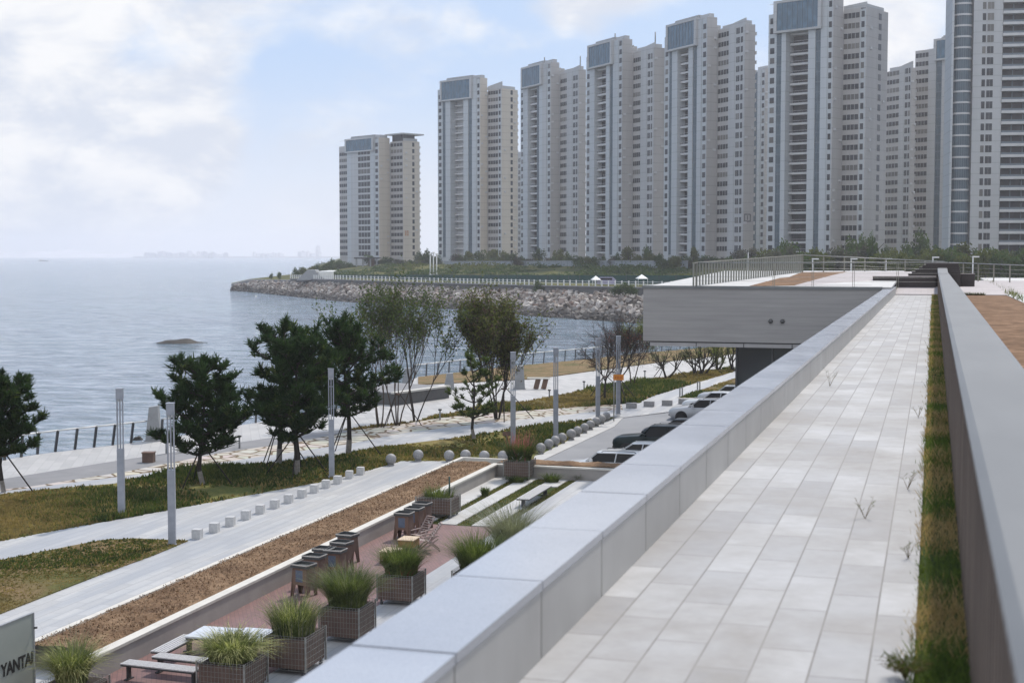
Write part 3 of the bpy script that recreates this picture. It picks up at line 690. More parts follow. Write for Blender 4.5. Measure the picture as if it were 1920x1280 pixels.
        pr.build('rooftop_plant', M_['grey'], po)
    if slant:
        o = MB(); sg = segs[-1]; z = Hh - sg.get('drop', 0)
        o.box(sg['a0'] + 1, sg['a1'] - 1.5, sg['b0'] + 1, b0 - 1.5, z, z + 3.0, 1); o.box(sg['a0'] - 2, sg['a1'] + 1.5, sg['b0'] - 1.2, b0 + 1.8, z + 3.0, z + 3.6, 0)
        o.build('roof_canopy', [M_['tw'], M_['windark']], t)
    wall.build('wall', [M_['tw'], M_['twb'], M_['twp'], M_['tww']], t)
    if glass.v: glass.build('glazing', [M_['winteal'], M_['mull'], M_['windark']], t)
    if slabs.v: slabs.build('floor_edges', [M_['slab'], M_['mulld']], t)
    # windows: the hundred largest are objects, the rest one stuff mesh
    wins.sort(key=lambda w: -w[2] * w[4]); big, rest = wins[:98], wins[98:]
    for w in big:
        o = bpy.data.objects.new('window', WMd[w[5]]); SC.collection.objects.link(o); o.parent = t
        if w[6] == 0: o.location = (w[0], w[1] + .004, w[3]); o.scale = (w[2], 1, w[4])
        else: o.location = (w[1] - .004, w[0], w[3]); o.rotation_euler = (0, 0, pi / 2); o.scale = (w[2], 1, w[4])
    if rest:
        m = MB()
        for w in rest:
            if w[6] == 0: m.box(w[0], w[0] + w[2], w[1] - .05, w[1] + .01, w[3], w[3] + w[4], 0)
            else: m.box(w[1] - .01, w[1] + .05, w[0], w[0] + w[2], w[3], w[3] + w[4], 0)
            for q in range(1, w[5]):
                xx = w[0] + w[2] * q / w[5]
                if w[6] == 0: m.box(xx - .05, xx + .05, w[1] - .1, w[1] - .051, w[3], w[3] + w[4], 1)
        m.build('window', [M_['win'], M_['mull']], t, kind='stuff')
    cache = {}
    for (ba, bl, bb, bd, z) in balcs:
        key = (round(bl, 3), bd)
        if key not in cache:
            m = MB()
            if bd > 0:
                fr = bd - 2.0; m.box(0.01, bl - .01, -.35 if bd < 3 else fr, bd - .1, -.2, .12, 0)
                if bd < 3:
                    m.box(0, bl, -.35, -.27, .12, .55, 0); m.box(.05, bl - .05, -.3, -.27, .55, 1.1, 1)
                    k = int(bl / 3)
                    for q in range(k + 1): m.box(bl * q / max(k, 1) - .15 if q else 0, bl * q / max(k, 1) + .15 if q < k else bl, 1.7, 2.0, .12, fh - .2, 1)
                else:
                    m.box(.02, bl - .02, fr, fr + .08, .12, .45, 0)
                    for q in range(6): m.box(bl * q / 5.2 + .03, bl * q / 5.2 + .10, fr + .02, fr + .07, .45, 1.1, 1)
                    m.box(.02, bl - .02, fr, fr + .08, 1.05, 1.13, 0)
            else:
                pts = [(bl / 2 + bl * .5 * cos(pi + pi * q / 12), 2.4 * sin(pi + pi * q / 12) * 1.0) for q in range(13)]
                m.prism(pts, -.25, .25, 0); pin = [(bl / 2 + (p[0] - bl / 2) * .93, p[1] * .93) for p in pts]; m.prism(pin, .25, fh - .25, 2)
                for q in range(1, 12): p = pin[q]; m.box(p[0] - .07, p[0] + .07, p[1] - .07, p[1] + .07, .25, fh - .26, 1)
            cache[key] = m.mesh('balcony', [M_['slab'], M_['mulld'], M_['windark'] if bd > 0 else M_['winteal']])
        o = bpy.data.objects.new('balcony', cache[key]); SC.collection.objects.link(o); o.parent = t; o.location = (ba, bb, z)
    if marks:
        ps, col = marks; sg = segs[-1]; Lb = b0 - sg['b0']; m = MB(); zz = 14.0; y0 = sg['b0'] + Lb * .12; aa = sg['a1'] + .26
        if ps == 'digits':
            m.box(aa, aa + .05, y0, y0 + .5, zz, zz + 2.4); m.box(aa, aa + .05, y0 + .9, y0 + 1.3, zz, zz + 2.4)
            m.box(aa, aa + .05, y0 + 1.3, y0 + 2.0, zz + 2.0, zz + 2.4); m.box(aa, aa + .05, y0 + 1.3, y0 + 2.0, zz, zz + .4); m.box(aa, aa + .05, y0 + 1.6, y0 + 2.0, zz + .4, zz + 2.0)
        else:
            m.box(aa, aa + .05, y0, y0 + 2.6, zz, zz + .4); m.box(aa, aa + .05, y0, y0 + 2.6, zz + 2.2, zz + 2.6); m.box(aa, aa + .05, y0, y0 + .4, zz + .4, zz + 2.2)
            m.box(aa, aa + .05, y0 + 2.2, y0 + 2.6, zz + .4, zz + 2.2); m.box(aa, aa + .05, y0 + 1.1, y0 + 1.5, zz + .6, zz + 2.0)
        m.build('number_sign', plain('wall_number', col, None, 1, .8), t)
    return t
A26, A45 = R(26), R(45)
# first: the short block at the point
tower('short pale tower at the left end of the row, with dark flat roof canopy', 636, 695, R(43),
      [{'m': [('band', 16), ('pier', 7), ('pierw', 13), ('lattice', 24), ('pier', 6), ('win', 9)], 'end': ('edge', 20), 'slant': (0, .5), 'head': 3.5},
       {'m': [('band', 24)], 'end': ('col', 32), 'drop': 1.8, 'head': 2.6}], 65.5, 5.5, True, (1, 5, 6.0), slant=(1,), marks=('digits', (.42, .20, .10)))
tower('second tower from the left, tall and free-standing with a warm beige right flank', 821, 640, A45,
      [{'m': [('win', 9), ('glass', 6), ('pier', 9), ('recess', 24), ('pier', 9), ('glass', 7), ('pier', 8), ('win', 7)], 'end': ('edge', 13), 'slant': (0, .8), 'head': 4},
       {'m': [('band', 20), ('win', 6)], 'end': ('col', 31), 'drop': 5.0, 'slant': (1.5, 3.0), 'head': 3}], 87, 6, True, (1, 6, 8.5))
tower('third tower from the left with two narrow aerials on its roof', 975, 588, A26,
      [{'m': [('win', 6), ('pier', 8), ('recess', 16), ('glass', 5), ('pier', 6), ('pierw', 8), ('win', 7)], 'end': ('edge', 16), 'head': 4},
       {'m': [('band', 14), ('pierw', 10), ('win2', 11)], 'end': ('edge', 14), 'drop': 4.4, 'slant': (.2, 1.6), 'head': 3}], 86, 7, False, (1, 5, 8.0), aerial=True)
tower('fourth tower from the left with small chimney stacks on a stepped roof', 1097, 527, A26,
      [{'m': [('win', 8), ('pier', 8), ('recess', 21), ('pier', 7), ('glass', 6), ('pier', 9), ('win', 8)], 'end': ('edge', 18), 'head': 4},
       {'m': [('band', 16), ('pierw', 11), ('win2', 12)], 'end': ('edge', 21), 'drop': 4.6, 'slant': (.2, 1.8), 'head': 3}], 86, 7, False, (1, 5, 8.0), aerial=True)
tower('fifth tower from the left, blue glass penthouse, grey square mark low on its wall', 1242, 490, A26,
      [{'m': [('win', 9), ('glass', 6), ('pier', 10), ('recess', 20), ('pier', 8), ('glass', 8), ('pier', 8), ('win', 10)], 'end': ('edge', 18), 'head': 4},
       {'m': [('band', 22), ('pierw', 11), ('win2', 17)], 'end': ('edge', 20), 'drop': 4.2, 'slant': (.2, 2.0), 'head': 3}], 87.5, 7, False, (1, 6, 8.4), marks=('square', (.14, .14, .15)))
tower('tallest looking tower right of centre with a large blue glass penthouse and serrated right edge', 1435, 440, R(49),
      [{'m': [('win', 15), ('glass', 10), ('pier', 8), ('recess', 41), ('pier', 13), ('glass', 10), ('pier', 12), ('win', 10)], 'end': ('edge', 18), 'slant': (0, .8), 'head': 4},
       {'m': [('band', 32), ('win', 11)], 'end': ('col', 42), 'drop': 3.2, 'head': 3, 'slant': (1, 1.6)}], 86.8, 7, False, (1, 6, 9.0))
tower('slim sliver of a tower showing between the fifth and the tallest looking tower', 1408, 575, A26,
      [{'m': [('glass', 8), ('pier', 6), ('win', 8)], 'end': ('edge', 10), 'head': 3}], 84.0, 7)
tower('narrow grey tower with sloping roof behind the right edge of the tallest looking tower', 1652, 520, A26,
      [{'m': [('band', 27), ('pierw', 9), ('win2', 13)], 'end': ('edge', 8), 'slant': (-.2, 2.4), 'head': 3}], 76.5, 7)
tower('grey tower with small blue penthouse just left of the dark balconied tower', 1707, 515, R(40),
      [{'m': [('band', 26), ('pierw', 14), ('glass', 11), ('pierw', 26), ('win', 12)], 'end': ('edge', 10), 'head': 4}], 86.0, 7, False, (2, 4, 7.0))
tower('sliver of a distant tower just right of the warm beige flank', 960, 720, A26,
      [{'m': [('band', 10), ('win2', 8)], 'end': ('edge', 6), 'head': 3}], 60.5, 7, True)
tower('big right-hand tower with stacked rounded balconies and long dark balcony bands', 1776, 400, R(80),
      [{'m': [('pier', 4), ('round', 36), ('twowin', 54), ('bigbalc', 190)], 'end': ('none', 60), 'head': 2}], 106, 7, fh=3.03)

# ---- hazy skyline across the bay and a distant hill
def skyline():
    r = random.Random(11)
    items = []
    for x0, x1, n in ((275, 430, 24), (478, 532, 12), (560, 602, 9)):
        for i in range(n): items.append((x0 + (x1 - x0) * (i + r.random() * .6) / n, r.uniform(2, 9), r.uniform(3, 6)))
    items.append((597, 19, 5))
    mt = plain('hazed_far_city', (.62, .62, .66), None, .01, .9)  # lightened so the colour stands in for part of the distance haze
    for px, h, w in items:
        D = r.uniform(6600, 7600); c = PD(px, D, WZ); wm = w * D / F / 2; hm = (h + 4) * D / F
        b = MB(); b.box(-wm, wm, -15, 15, 0, hm * .82); b.box(-wm * .8, wm * .75, -12, 12, hm * .82, hm * .94); b.box(-wm * .4, wm * .3, -8, 8, hm * .94, hm)
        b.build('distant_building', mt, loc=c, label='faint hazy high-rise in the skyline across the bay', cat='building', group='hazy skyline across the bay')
    b = MB(); vs = []; fs = []
    for i in range(81):
        u = i / 80; px = -60 + 330 * u; h = (sin(pi * u) ** .6) * (6 + 5 * noise.noise(Vector((u * 6, 0, 0)))) * 7600 / F + 4
        for d, zz in ((7300, WZ - 1), (7600, WZ + h * 1.6), (7900, WZ - 1)): vs.append(tuple(PD(px, d, zz)))
    for i in range(80):
        for j in range(2): k = i * 3 + j; fs.append((k, k + 3, k + 4, k + 1))
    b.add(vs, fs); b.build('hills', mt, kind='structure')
    b = MB()
    vs = [tuple(PD(px, D, WZ + z)) for px, D, z in ((250, 7000, 6), (640, 6900, 6), (640, 7700, 6), (250, 7700, 6))]
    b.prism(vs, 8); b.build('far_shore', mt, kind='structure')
skyline()
def boat():
    c = PD(82, 3100, WZ); t = thing('boat', c, 'tiny hazy boat far out near the horizon at left', 'boat', PSI)
    b = MB(); b.prism([(-9, -2), (7, -2), (11, 0), (7, 2), (-9, 2)], -.5, 2.2); b.build('hull', M_['grey'], t)
    b = MB(); b.box(-7, -2, -1.6, 1.6, 2.2, 5, 0, None, .3, .1); b.build('cabin', M_['whitep'], t)
boat()
# ================================================================ ROOF TERRACE (camera stands on it)
WKZ = H - 2.0
YW1 = 71.0 / cos(PSI) * 1.0 - 1.5       # end of the slab walkway
def terrace():
    xo, xi = -2.29, -1.83; zp = H - 1.61
    yend = W(1675, 537, zp).y
    YWE = W(1712, 553, WKZ).y
    b = MB(); b.box(-2.15, 22, -14, YWE + 34, -1.2, WKZ - .35)
    t = thing('terrace_building', (8, 20, 0), 'long low building under the roof walkway with its smooth granite flank', 'building')
    b.build('wall', M_['grey'], t, world=True)
    b = MB(); b.box(xi - .02, -.06, -6, YWE, WKZ - .3, WKZ); b.build('path', M_['walk'], kind='structure')
    b = MB(); b.box(xi - .02, 24, YWE + .002, YWE + 34, WKZ - .34, WKZ + .0)
    b.prism([(xi - .02, YWE + .002, WKZ + .04), (24, YWE + .002, WKZ + .04), (24, YWE + 4, WKZ + .30), (xi - .02, YWE + 4, WKZ + .30)], .3); b.box(xi - .02, 24, YWE + 4.001, YWE + 26, WKZ, WKZ + .30); b.build('terrace_floor', M_['pinkpave'], kind='structure')
    # parapet
    gm, nt, N, L, B = newmat('polished_grey_granite'); co = coords(N, L, 'pos')
    c = ramp(N, L, tnoise(N, L, co, .8, 4, .5), [(.3, (.32, .335, .375)), (.7, (.40, .415, .45))])
    c = mixc(N, L, .8, c, ramp(N, L, tnoise(N, L, co, 160, 2), [(.35, .8), (.65, 1.1)]), 'MULTIPLY')
    s = N.new('ShaderNodeSeparateXYZ'); L.new(co, s.inputs[0])
    cx = N.new('ShaderNodeCombineXYZ'); L.new(s.outputs[1], cx.inputs[0])
    fl = N.new('ShaderNodeMath'); fl.operation = 'DIVIDE'; fl.inputs[1].default_value = 1.333; L.new(s.outputs[1], fl.inputs[0])
    f2 = N.new('ShaderNodeMath'); f2.operation = 'FLOOR'; L.new(fl.outputs[0], f2.inputs[0])
    wn = N.new('ShaderNodeTexWhiteNoise'); wn.noise_dimensions = '1D'; L.new(f2.outputs[0], wn.inputs['W'])
    c = mixc(N, L, .6, c, ramp(N, L, wn.outputs['Value'], [(0, .86), (1, 1.08)]), 'MULTIPLY')
    L.new(c, B.inputs['Base Color']); L.new(ramp(N, L, tnoise(N, L, co, 3, 4), [(.3, .18), (.7, .24)]), B.inputs['Roughness']); B.inputs['Specular IOR Level'].default_value = .6
    t = thing('parapet', (-2.06, 30, WKZ), 'low polished grey granite parapet running the whole length of the walkway', 'parapet')
    fm = plain('weathered_granite_face', (.46, .45, .43), (.36, .35, .335), 1.3, .42, space='pos', mul=(1, 1, .6), det=8)
    dk = plain('dark_joint_core', (.10, .10, .10), None, 1, .9)  # dark core seen in the gaps between the parapet stones
    core = MB(); core.box(xo + .03, xi - .02, -6, yend - .03, WKZ - 2.5, zp - .05); core.build('core', dk, t, world=True)
    cp = MB(); fc = MB(); step = 1.333; y = 9.55 - 12 * step; i = 0
    y = -4 + ((W(1207, 926, zp).y + 4) % step)
    while y < yend - .2:
        y2 = min(y + step - .016, yend); j = rnd.uniform(-.0015, .0015)
        cp.box(xo, xi, y, y2, zp - .045, zp + j)
        fc.box(xi - .019, xi - .006, y + .001, y2 - .001, WKZ + .002, zp - .052)
        fc.box(xo + .010, xo + .028, y + .001, y2 - .001, WKZ - 2.4, zp - .052)
        y += step
    cp.build('coping', gm, t, world=True); fc.build('facing', fm, t, world=True)
    # grass strip beside the slabs
    b = MB(); b.box(-.059, .30, -6, YWE, WKZ - .3, WKZ - .015); b.build('ground_strip', M_['grassg'], kind='structure')
    g = MB(); r = random.Random(5)
    for i in range(26000):
        yy = 2.6 + (YWE - 2.6) * r.random() ** 1.9; xx = r.uniform(-.075, .21) + (r.random() < .04) * r.uniform(-.10, 0)
        dn = .5 + .8 * noise.noise(Vector((yy * .55, 1.3, 0))); h = r.uniform(.03, .10) * (.6 + max(dn, 0)); a = r.uniform(0, 6.3); ln = r.uniform(.1, .8) * h; w = .0022 + yy * .00016
        dx, dy = cos(a), sin(a); z = WKZ - .02
        g.add([(xx - dy * w, yy + dx * w, z), (xx + dy * w, yy - dx * w, z), (xx + dx * ln * .5, yy + dy * ln * .5, z + h * .6), (xx + dx * ln, yy + dy * ln, z + h)], [(0, 1, 2), (0, 2, 3)], 1 if noise.noise(Vector((yy * .8, 7, 0))) + r.uniform(-.35, .35) > -.04 else 0)
    g.build('grass', [leafm('strip_grass', (.05, .085, .02), (.15, .19, .05), 4, space='pos'), leafm('strip_dry_grass', (.27, .18, .09), (.46, .33, .18), 4, space='pos')], kind='stuff', label='ragged green and brown grass along the slab walkway under the rail', cat='grass')
    # weeds in joints
    k = 0
    for px, py, h, lab in ((1702, 905, .20, 'dry twiggy weed leaning over the slabs beside the grass strip'), (1622, 960, .20, 'thin dry weed stalk in a joint of the middle slabs'), (1556, 712, .28, 'spindly weed in the slabs near the granite parapet'), (1703, 1035, .13, 'small curled weed over the slabs below the leaning one'), (1697, 1262, .16, 'bushy yellow green weed at the bottom edge of the walkway'), (1640, 575, .55, 'dry stalk where the far parapet meets the slabs'), (1722, 770, .18, 'short green weed hanging over slab edge half way along')):
        c = W(px, py + 12, WKZ); m = MB(); rr = random.Random(k); k += 1
        n = 6 if k != 5 else 90
        for q in range(n):
            a = rr.uniform(0, 6.3); l = h * rr.uniform(.5, 1); sp = .5 if k != 5 else .9
            p1 = Vector((cos(a) * l * .25, sin(a) * l * .25, l * .5)); p2 = Vector((cos(a) * l * sp, sin(a) * l * sp, l * (.9 if k != 5 else .55)))
            m.tube([(0, 0, 0), p1, p2], [.0025, .002, .001], 4, 0)
            for e in range(3):
                p = p1.lerp(p2, rr.random()); d = Vector((rr.uniform(-1, 1), rr.uniform(-1, 1), rr.uniform(-.2, 1))) * .03
                m.add([p, p + d + Vector((.006, 0, 0)), p + d * 1.6], [(0, 1, 2)], 1)
        m.build('weed', [M_['bladed'], M_['blade']], loc=c, label=lab, cat='weed')
    # hand rail: flat uprights close together under a wide flat cap
    xr0, zc = .18, H - .88
    cm, nt, N, L, B = newmat('brushed_rail_cap'); co = coords(N, L, 'pos', (1, .25, 1))
    L.new(ramp(N, L, tnoise(N, L, co, 2.2, 6, .6), [(.3, (.095, .10, .105)), (.7, (.125, .13, .135))]), B.inputs['Base Color'])
    B.inputs['Metallic'].default_value = .1; B.inputs['Roughness'].default_value = .42; B.inputs['Specular IOR Level'].default_value = .4
    pm = plain('weathered_brown_upright', (.185, .145, .120), (.105, .082, .068), 2, .6, space='pos', mul=(1, 1, .3))
    t = thing('railing', (.4, 20, WKZ), 'wide grey metal handrail on flat brown uprights beside the slab walkway', 'railing')
    cap = MB(); ye = W(1768, 493, zc + .9).y
    prof = [(-3.0, zc), (YWE + 2, zc), (YWE + 6, zc + .15), (W(1768, 493, H - .5).y, H - .5)]
    for i in range(3):
        (ya, za), (yb, zb_) = prof[i], prof[i + 1]
        cap.add([(xr0, ya, za - .025), (xr0 + .50, ya, za - .025), (xr0 + .50, ya, za), (xr0 + .46, ya, za + .012), (xr0 + .04, ya, za + .012), (xr0, ya, za),
                 (xr0, yb, zb_ - .025), (xr0 + .50, yb, zb_ - .025), (xr0 + .50, yb, zb_), (xr0 + .46, yb, zb_ + .012), (xr0 + .04, yb, zb_ + .012), (xr0, yb, zb_)],
                [(0, 6, 7, 1), (1, 7, 8, 2), (2, 8, 9, 3), (3, 9, 10, 4), (4, 10, 11, 5), (5, 11, 6, 0), (0, 1, 2, 3, 4, 5), (11, 10, 9, 8, 7, 6)])
    cap.build('handrail', cm, t, world=True)
    up = MB(); up.box(0, .16, -.02, .02, 0, zc - .026 - (WKZ - .25)); ume = up.mesh('post', [pm])
    y = 1.2; n = 0; rest = MB()
    while y < YWE + 30:
        if n < 96:
            o = bpy.data.objects.new('post', ume); SC.collection.objects.link(o); o.parent = t; o.location = Vector((xr0 + .015, y, WKZ - .25)) - t.location
        else:
            zt_ = zc - .026 if y < YWE + 2 else zc
            rest.box(xr0 + .015, xr0 + .175, y - .02, y + .02, WKZ - .25, zt_)
        y += .21; n += 1
    rest.build('post', pm, t, world=True, kind='stuff')
    # inner fascia plate behind posts
    b = MB(); b.box(.30, .34, -6, YWE, WKZ - .4, WKZ + .10); b.build('kerb_plate', pm, t, world=True)
    # mulch roof bed right of the rail and white walk beyond
    b = MB(); e0 = W(1845, 553, WKZ)
    b.prism([(.60, 1), (13, 1), (12, YWE - 18), (W(1888, 553, WKZ).x + .3, YWE), (.60, YWE)], WKZ - .3, WKZ + .01); b.build('planting_bed', M_['orange2'], kind='structure')
    a = W(1838, 521, WKZ + .32); c_ = W(1925, 566, WKZ + .1)
    b = MB(); mm = W(1888, 553, WKZ + .05)
    b.prism([(a.x, a.y, WKZ + .33), (mm.x, YWE, WKZ + .055), (c_.x, c_.y, WKZ + .02), (c_.x + 6, 30, WKZ + .02), (28, 30, WKZ + .02), (30, a.y + 4, WKZ + .34)], .5); b.build('path', M_['whitep'] if 0 else M_['strip'], kind='structure')
    r = random.Random(9); g = MB()
    for i in range(500):
        u = r.random(); p = Vector((a.x, a.y, 0)).lerp(Vector((c_.x, c_.y, 0)), u) + Vector((r.uniform(-.2, .3), r.uniform(-.4, .2), WKZ + .1)); h = r.uniform(.1, .35)
        g.add([p, p + Vector((.02, 0, 0)), p + Vector((r.uniform(-.1, .1), 0, h))], [(0, 1, 2)])
    for i in range(500):
        p = Vector((r.uniform(.8, e0.x), YWE - .1, WKZ)); h = r.uniform(.05, .2); g.add([p, p + Vector((.025, 0, 0)), p + Vector((r.uniform(-.1, .1), 0, h))], [(0, 1, 2)])
    g.build('grass', M_['blade'], kind='stuff', label='thin fringe of grass along the white path and brown roof bed', cat='grass')
    return YWE
YWE = terrace()

# cantilevered pavilion block with railings and timber steps on its roof
def pavilion():
    D0 = 68.0
    p0 = PD(1200, D0, 0); p1 = PD(1700, D0 * 1.0, 0)
    y0 = PD(1450, D0, 0).y; x0 = p0.x - .2
    # front face perpendicular to the walkway
    zt = H - (537 - 478) * D0 / F; zb = H - (643 - 478) * D0 / F
    t = thing('pavilion', ((x0 - 2.3) / 2, y0, 0), 'boxy grey cantilevered pavilion with flat panelled front over dark glass', 'building')
    cl, nt, N, L, B = newmat('grey_cladding')
    g = coords(N, L, 'pos', (1, 1, 1)); s = N.new('ShaderNodeSeparateXYZ'); L.new(g, s.inputs[0])
    q = N.new('ShaderNodeMath'); q.operation = 'DIVIDE'; q.inputs[1].default_value = .21; L.new(s.outputs[2], q.inputs[0])
    f = N.new('ShaderNodeMath'); f.operation = 'FRACT'; L.new(q.outputs[0], f.inputs[0])
    base = ramp(N, L, tnoise(N, L, coords(N, L, 'pos', (.35, .35, 4)), 1, 5, .6), [(.3, (.25, .24, .235)), (.7, (.31, .30, .29))])
    L.new(mixc(N, L, 1, base, ramp(N, L, f.outputs[0], [(0, .80), (.06, 1)], 'CONSTANT'), 'MULTIPLY'), B.inputs['Base Color']); B.inputs['Roughness'].default_value = .6
    b = MB(); b.box(x0, -2.32, y0, y0 + 26, zb, zt - .12); b.build('wall', cl, t, world=True)
    b = MB(); b.box(x0 - .05, -2.30, y0 - .06, y0 + .25, zt - .12, zt + .01); b.box(x0 - .05, x0 + .3, y0 + .25, y0 + 26, zt - .12, zt + .01); b.build('roof_edge', M_['steel'] if 0 else plain('roof_edge_metal', (.17, .18, .18), None, 2, .5), t, world=True)
    b = MB(); b.box(x0 + .3, -2.34, y0 + .12, y0 + 25, zb - .06, zb - .001, 1); b.box(x0 + .3, -2.34, y0 + .05, y0 + 25, zb - .24, zb - .061, 0)
    for k in range(5): b.box(x0 + .3 + k * 2.3, x0 + .34 + k * 2.3, y0 + .03, y0 + .049, zb - .24, zb - .061, 1)
    b.build('soffit', [plain('soffit_panel', (.36, .35, .35), (.28, .27, .27), 1, .6), M_['steel']], t, world=True)
    gx = PD(1377, D0, 0).x
    b = MB(); b.box(gx, -2.35, y0 + .5, y0 + 20, -1, zb - .242, 0)
    for k in range(7): b.box(gx + k * 1.72 - .04 - (.01 if k == 0 else 0), gx + k * 1.72 + .04, y0 + .44, y0 + .499, -1, zb - .243, 1)
    b.build('glass_wall', [glassm('dark_green_glass', (.012, .02, .024), .08, .6, (.02, .03, .034)), M_['steel']], t, world=True)
    for px in (1445, 1468):
        c = PD(px, D0 - .05, H - (602 - 478) * D0 / F); b = MB(); b.lathe([(.0, -.10), (.075, -.10), (.10, -.05), (.11, 0), (.11, .06)], (0, 0, 0), 16, 0, 'y')
        c.y = y0 - .02; b.build('round_vent', plain('vent_metal', (.10, .10, .10), None, 3, .4, .5), t, world=False).location = c - t.location
    # roof sheets rising gently to the rear
    rr = MB()
    c0 = Vector((x0 + .3, y0 + .25, zt)); pts = [W(1300, 535.5, zt), W(1504, 511, 9.36), PD(1765, 92, 9.3), PD(1765, 69.5, zt)]
    def roofpoly(name, pts, mat, th=.25): b = MB(); b.prism(pts, th); return b.build(name, mat, kind='structure')
    roofpoly('terrace_floor', [(c0.x, c0.y, zt - .005), (x0 + .3, y0 + 26, zt + .45), (-1.9, y0 + 30, zt + .45), (-1.9, y0 + .25, zt - .005)], M_['strip'], .1)
    A = PD(1300, 68.6, zt + .02); Bp = PD(1504, 92, 9.40)
    m0 = PD(1412, 68.7, zt + .03); 
    roofpoly('planting_bed', [tuple(PD(1405, 68.6, zt + .02)), tuple(Bp), tuple(PD(1590, 92, 9.42)), tuple(PD(1560, 84, 9.30)), tuple(PD(1490, 69, zt + .03))], M_['orange2'], .06)
    roofpoly('terrace_floor', [tuple(PD(1490, 69, zt + .04)), tuple(PD(1560, 84, 9.31)), tuple(PD(1590, 92, 9.43)), tuple(PD(1765, 92, 9.43)), tuple(PD(1700, 80, 9.25)), tuple(PD(1634, 74, zt + .02)), tuple(PD(1634, 69, zt + .04))], M_['pinkpave'], .05)
    # side railing with wide flat bars
    t = thing('bar_railing', A, 'beige railing of wide flat upright bars running back along the pavilion roof edge', 'railing')
    Dv = Bp - A; n = 46; bm = plain('beige_bar', (.26, .25, .20), (.20, .19, .155), 2, .6)
    rail = MB(); ang = atan2(Dv.y, Dv.x)
    rail.beam((0, 0, 1.10), Dv + Vector((0, 0, 1.1)), .12, .05); rail.build('handrail', bm, t)
    bb = MB(); bb.box(-.012, .012, -.09, .09, -.02, 1.08); bme = bb.mesh('bar', [bm])
    for k in range(n + 1):
        o = bpy.data.objects.new('bar', bme); SC.collection.objects.link(o); o.parent = t; o.location = Dv * (k / n); o.rotation_euler = (0, 0, ang - pi / 2 + R(38))
    # front cable railing
    a = Vector((PD(1297, D0, 0).x, y0 + .12, zt)); e = Vector((.6, y0 + .12, zt))
    t = thing('cable_railing', a, 'thin wire railing with slim paired posts along the front edge of the pavilion roof', 'railing')
    rl = MB(); rl.tube([(0, 0, 1.13), (e.x - a.x, 0, 1.16)], .03, 6); rl.build('handrail', M_['wire'], t)
    rl = MB()
    for h in (.25, .45, .65, .85): rl.tube([(0, 0, h), (e.x - a.x, 0, h)], .006, 4)
    rl.build('cable', M_['wire'], t)
    for px in (1298, 1450, 1525, 1602, 1684):
        xx = PD(px, D0, 0).x - a.x; p = MB(); p.box(xx - .05, xx - .03, -.03, .03, 0, 1.1); p.box(xx + .03, xx + .05, -.03, .03, 0, 1.1); p.build('post', bm, t)
    # far railing (right part) and its posts
    for pa, pb, lab in ((Bp, PD(1770, 96, 8.95), 'thin rail at the back of the pavilion roof in front of the trees'), (PD(1778, 95, 8.90), PD(1990, 84, 8.70), 'thin railing behind the white path right of the handrail')):
        d = pb - pa; t = thing('rear_railing', pa, lab, 'railing'); rl = MB(); rl.tube([(0, 0, 1.1), d + Vector((0, 0, 1.1))], .035, 6); rl.build('handrail', M_['wire'], t)
        k = 7
        for q in range(k + 1):
            p = MB(); c = d * (q / k); p.box(c.x - .04, c.x + .04, c.y - .03, c.y + .03, c.z - .3, c.z + 1.09); p.build('post', bm, t)
        rl = MB()
        for h in (.3, .55, .8): rl.tube([(0, 0, h), d + Vector((0, 0, h))], .008, 4)
        rl.build('cable', M_['wire'], t)
    # floor under the rear corner right
    b = MB(); b.box(-1.9, 24, YWE + 25, YWE + 34.02, WKZ - .3, WKZ + .065); b.build('terrace_floor', M_['pinkpave'], kind='structure')
    # timber steps and benches
    zf = WKZ + .30; fy = YWE + 4.0
    xl = PD(1635, 73, 0).x; xm = W(1766, 540, WKZ).x
    def deckbox(x0, x1, y0, y1, z0, z1, boards=True):
        m = MB(); n = max(2, int((z1 - z0) / .12))
        for k in range(n):
            za = z0 + (z1 - z0) * k / n; m.box(x0, x1, y0, y1, za + .006, z0 + (z1 - z0) * (k + 1) / n, 0)
        m.box(x0 + .01, x1 - .01, y0 + .01, y1 - .01, z0, z1 - .01, 0)
        nb = max(2, int((y1 - y0) / .14))
        for k in range(nb):
            ya = y0 + (y1 - y0) * k / nb; m.box(x0 - .02, x1 + .02, ya + .004 - (.02 if k == 0 else 0), y0 + (y1 - y0) * (k + 1) / nb - .004, z1 + .001, z1 + .03, 1 if boards else 0)
        return m
    tm = plain('pale_worn_decking', (.20, .17, .17), (.13, .11, .11), 3, .6)
    deckbox(PD(1635, 75, 0).x, .1, fy, fy + 1.6, zf, zf + .54).build('deck_bench', [M_['wooddk'], tm], label='long low dark timber deck bench across the end of the walkway', cat='bench')
    t = thing('timber_steps', (-.6, fy + 3, zf), 'stepped dark timber seating rising to a flat top behind the deck bench', 'steps')
    nst = 6
    for k in range(nst):
        z1 = zf + .54 + (k + 1) * .115; xa = PD(1703 + k * 6.5, 78, 0).x
        m = deckbox(xa, PD(1799, 79, 0).x - k * .02, fy + 1.75 + k * .30, fy + 5.0, z1 - .35 if k else zf, z1, k == 5); m.build('step', [M_['wooddk'], tm], t, world=True)
    x_a, x_b = PD(1803, 75, 0).x, PD(1829, 75, 0).x
    deckbox(x_a, x_b, W(1815, 537, zf).y, W(1815, 537, zf).y + 1.2, zf, zf + .66).build('deck_cube', [M_['wooddk'], tm], label='small dark timber cube seat just right of the handrail end', cat='seat')
pavilion()
